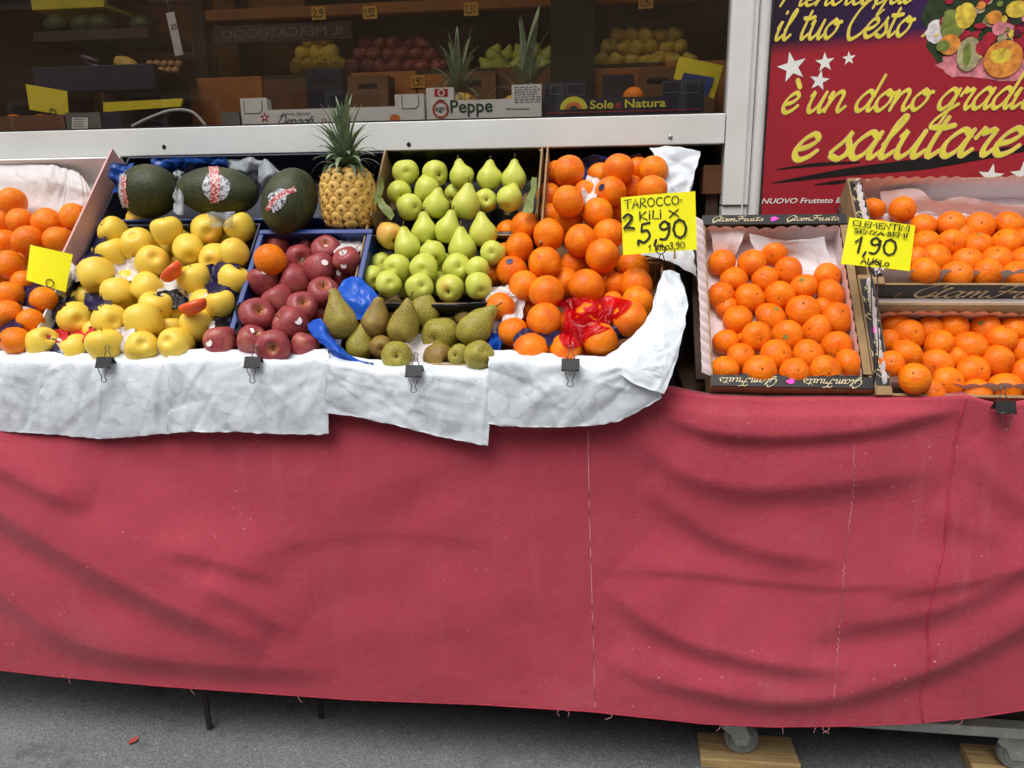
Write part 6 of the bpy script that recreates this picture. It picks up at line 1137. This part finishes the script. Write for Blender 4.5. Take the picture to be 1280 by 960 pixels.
MT['redtissue'] = papermat('red_tissue', (196, 40, 50), .5); MT['blacktissue'] = papermat('black_foil', (26, 24, 30), .3); KM = {'n': MT['navytissue'], 't': MT['tissue'], 'k': MT['blacktissue'], 'r': MT['redtissue']}
for i, (x, y, w_, h_, k, lab) in enumerate(WR):
    a = random.Random(i).uniform(-.4, .4); cs, sn = math.cos(a), math.sin(a); w_ *= 1.7; h_ *= 1.7; P_ = lambda u, v: (x + (u * w_ * cs - v * h_ * sn) / 2, y + (u * w_ * sn + v * h_ * cs) / 2, .024 + .012 * (1 - u * u) - .012 * v * v + random.Random(i * 9 + int(u * 3 + v * 7)).uniform(-.006, .006))
    drape('tissue_scrap', lab, 'tissue scrap', [[P_(u, v) for u in (-1, -.33, .33, 1)] for v in (-1, -.33, .33, 1)], KM[k], 100 + i, .0022, 30, .008, nu=18, nv=18, smooth=10, base=-.02, off=(-.0075 if k in 'nk' else -.009 - .004 * (i % 3)))['group'] = 'torn tissue wrappers'
# cut fruit wedges among the yellow apples
MT['flesh'] = plain('orange_red_flesh', (236, 92, 40), .3, .15, 60, .15, 90, .5)
for px, py, L, a, lab in ((214, 339, 34, -.75, 'orange-red cut wedge between the upper yellow apples'), (241, 381, 38, -.3, 'orange-red cut wedge right of the lower yellow apples')):
    c = BL.px(px, py, .04); k = depth(c) / F; V, Fc = lathe_geo(sph(12, 1.0), 20, .03, 2); ca, sa = math.cos(-a), math.sin(-a); r = L / 2 * k
    V = [((v[0]) * r, min(v[1], .25) * r * .8, (v[2] if v[2] < .25 else .25 + (v[2] - .25) * .25) * r * .62) for v in V]; tag(mesh('fruit_wedge', [c + np.array([v[0] * ca - v[2] * sa, v[1], v[0] * sa + v[2] * ca]) for v in V], Fc, MT['flesh'], None, True), lab, 'fruit wedge', 'cut wedges')
# olive leaf strips by the pear boxes
for i, (q, lab) in enumerate((([[(474, 222, .06), (480, 222, .065)], [(470, 240, .05), (478, 240, .055)], [(466, 256, .04), (474, 254, .045)]], 'green leaf strip at left side of rear pear box'), ([[(468, 248, .05), (474, 244, .055)], [(476, 262, .05), (486, 258, .055)], [(490, 276, .04), (493, 270, .045)]], 'green leaf strip below the left rear pears'), ([[(666, 222, .05), (672, 222, .055)], [(660, 244, .05), (669, 244, .055)], [(652, 266, .04), (664, 266, .045)]], 'green leaf strip at right side of rear pear box'))): scrap('leaf_strip', lab, 'leaf', q, MT['leafgreen'], 80 + i, .002, 8, .02)

# ================================================================== PRICE CARDS
t, fr, W_, H_ = card_sign('yellow handwritten price card for blood oranges', [(776, 247, ), (869, 239), (871, 312), (779, 319)], .13, MT['card'], dY=.02, ring_at=(826, 312, 5.5), stem=[[(826, 317, .128), (821, 332, .135), (817, 356, .15)], [(828, 317, .128), (832, 330, .135), (833, 340, .15)]])
hw_ = dict(glyphs=CAPS, jitter=.05)
write('lettering', 'TAROCCO-', fr, .05 * W_, .79 * H_, .15 * H_, MT['ink'], t, wd=.12, width=.80 * W_, **hw_); write('lettering', '2', fr, .03 * W_, .45 * H_, .25 * H_, MT['ink'], t, wd=.17, width=.17 * W_, **hw_); write('lettering', 'KiLi X', fr, .24 * W_, .575 * H_, .15 * H_, MT['ink'], t, wd=.12, width=.56 * W_, **hw_); write('lettering', '5,90', fr, .24 * W_, .205 * H_, .31 * H_, MT['ink'], t, wd=.13, width=.66 * W_, **hw_); write('lettering', '1 KiLo3,90', fr, .35 * W_, .035 * H_, .11 * H_, MT['ink'], t, wd=.14, width=.50 * W_, **hw_)
t, fr, W_, H_ = card_sign('yellow handwritten price card for clementines between the crates', [(1062, 272), (1144, 282), (1137, 339), (1051, 330)], .045, MT['card'], dY=.02, ring_at=(1093, 333, 7), stem=[[(1091, 340, .043), (1089, 352, .04), (1090, 400, .01), (1093, 440, -.01), (1092, 480, -.02)], [(1096, 340, .043), (1097, 352, .04), (1097, 400, .01), (1098, 440, -.01), (1092, 482, -.02)]])
write('lettering', 'CLEMENTINI', fr, .08 * W_, .82 * H_, .12 * H_, MT['ink'], t, wd=.16, width=.84 * W_, **hw_); write('lettering', 'SENZA.SEMI', fr, .12 * W_, .68 * H_, .085 * H_, MT['ink'], t, wd=.2, width=.78 * W_, **hw_); write('lettering', '1,90', fr, .16 * W_, .27 * H_, .33 * H_, MT['ink'], t, wd=.13, width=.62 * W_, **hw_); write('lettering', 'ALKiLo', fr, .27 * W_, .05 * H_, .12 * H_, MT['ink'], t, wd=.16, width=.42 * W_, **hw_)
card_sign('blank yellow card turned away among the far left oranges', [(38, 306), (91, 318), (82, 365), (33, 350)], .12, MT['card'], dY=.015, ring_at=(62, 354, 5), stem=[[(61, 358, .119), (55, 375, .11), (54, 400, .08), (53, 424, .04)], [(63, 358, .119), (57, 378, .11), (55, 402, .08), (54, 424, .04)]], wire='stem')

# ================================================================== BINDER CLIPS
def binder_clip(label, px, py, Y, up=True):
    c = pt(px, py, Y); t = thing('binder_clip', label, 'binder clip', tuple(c), 'black binder clips on the stall edge'); w_ = .016; prof = [(-.0085, -.009), (-.0105, -.0085), (-.002, .0095), (.004, .0095), (.0155, -.0085), (.0135, -.009), (.003, .0072), (-.0008, .0072)]
    prof = [(y + .006, z) for y, z in prof]; n_ = len(prof); V = [c + np.array([-w_, a, b]) for a, b in prof] + [c + np.array([w_, a, b]) for a, b in prof]
    mesh('clip_body', V, [(i, (i + 1) % n_, (i + 1) % n_ + n_, i + n_) for i in range(n_)] + [(0, 1, 2, 7), (2, 3, 6, 7), (3, 4, 5, 6), (15, 10, 9, 8), (15, 14, 11, 10), (14, 13, 12, 11)], MT['blackmetal'], t)
    tube('hinge_roll', [c + [-w_, -.004, -.0095], c + [w_, -.004, -.0095]], .0016, MT['blackmetal'], t, 8)
    h = [(-.009, -.005, -.0095), (-.0075, -.0055, -.018), (-.0035, -.006, -.028), (-.0055, -.006, -.036), (0, -.006, -.0395), (.0055, -.006, -.036), (.0035, -.006, -.028), (.0075, -.0055, -.018), (.009, -.005, -.0095)]; tube('wire_handle', crom([c + np.array(q) for q in h], 5), .0009, MT['wire'], t, 6)
    if up: h = [(-.008, .016, -.004), (-.006, .016, .012), (-.003, .018, .02), (-.005, .02, .028), (0, .021, .031), (.005, .02, .028), (.003, .018, .02), (.006, .016, .012), (.008, .016, -.004)]; tube('wire_handle', crom([c + np.array(q) for q in h], 5), .0009, MT['wire'], t, 6)
binder_clip('black binder clip on paper below the yellow apples', 129, 453, -.046); binder_clip('black binder clip on paper below the red apples', 315, 453, -.053); binder_clip('black binder clip on paper below the russet pears', 517, 464, -.059); binder_clip('black binder clip on paper below the blood oranges', 713, 456, -.068); binder_clip('black binder clip holding the red cloth at right photo edge', 1258, 509, -.036)
def loose(label, rows, bed, seed, mat='liner'):
    G = [[tuple(bed.px(*p)) for p in r] for r in rows]; return tag(mesh('loose_paper', *sheet_geo(G, res=.005, amp=.0018, K=26, wd=.03, seed=seed, ragged=.002, world=True), MT[mat], None, True), label, 'paper', 'loose papers in the crates')
loose('white paper tongue lying behind the clementines of the left crate', [[(936, 292, -.012), (980, 300, -.014), (1030, 296, -.02)], [(940, 306, -.03), (982, 308, -.026), (1034, 312, -.034)], [(950, 326, -.052), (985, 322, -.05), (1040, 334, -.052)], [(950, 345, -.064), (990, 345, -.064), (1046, 356, -.064)]], RB1, 201, 'paper')
loose('pale paper flap at the left back corner of the left crate', [[(886, 286, -.014), (908, 276, -.01), (932, 288, -.02)], [(890, 300, -.03), (912, 296, -.026), (926, 304, -.03)], [(892, 322, -.06), (905, 320, -.056), (918, 322, -.058)]], RB1, 202)
loose('wavy pale paper strip behind the clementines of upper right crate', [[(1100, 240, -.01), (1145, 236, .0), (1170, 252, -.012), (1200, 246, -.004), (1260, 256, -.014), (1320, 254, -.01)], [(1102, 254, -.03), (1145, 250, -.02), (1172, 260, -.03), (1205, 258, -.024), (1260, 266, -.03), (1320, 266, -.026)], [(1110, 266, -.05), (1148, 262, -.046), (1180, 268, -.05), (1210, 268, -.048), (1260, 274, -.05), (1320, 276, -.048)]], RB3, 203)
# brown crate end in the dark gap beside the window jamb
gc = thing('wooden_crate', 'brown crate end in the dark gap left of window jamb', 'crate', tuple(pt(892, 243, .46))); a, b_ = pt(878, 243, .46), pt(906, 206, .46); box('end_board', a[0], b_[0], .46, .47, a[2], b_[2], MT['brownwood'], gc, .002); box('side_board', a[0], a[0] + .008, .471, .56, a[2], b_[2], MT['brownwood'], gc, .002); box('crate_leg', a[0] + .01, b_[0] - .01, .472, .49, .0, a[2] + .01, MT['darkwood'], gc)

# ------------------------------------------------------------------ every label singles out one thing
seen = {}
for o in bpy.data.objects:
    if o.parent is None and 'label' in o:
        if o['label'] in seen: print('DUPLICATE LABEL', o['label'])
        if not 4 <= len(o['label'].split()) <= 16: print('LABEL LENGTH', len(o['label'].split()), o['label'])
        seen[o['label']] = 1
    if 'seed' in o: del o['seed']
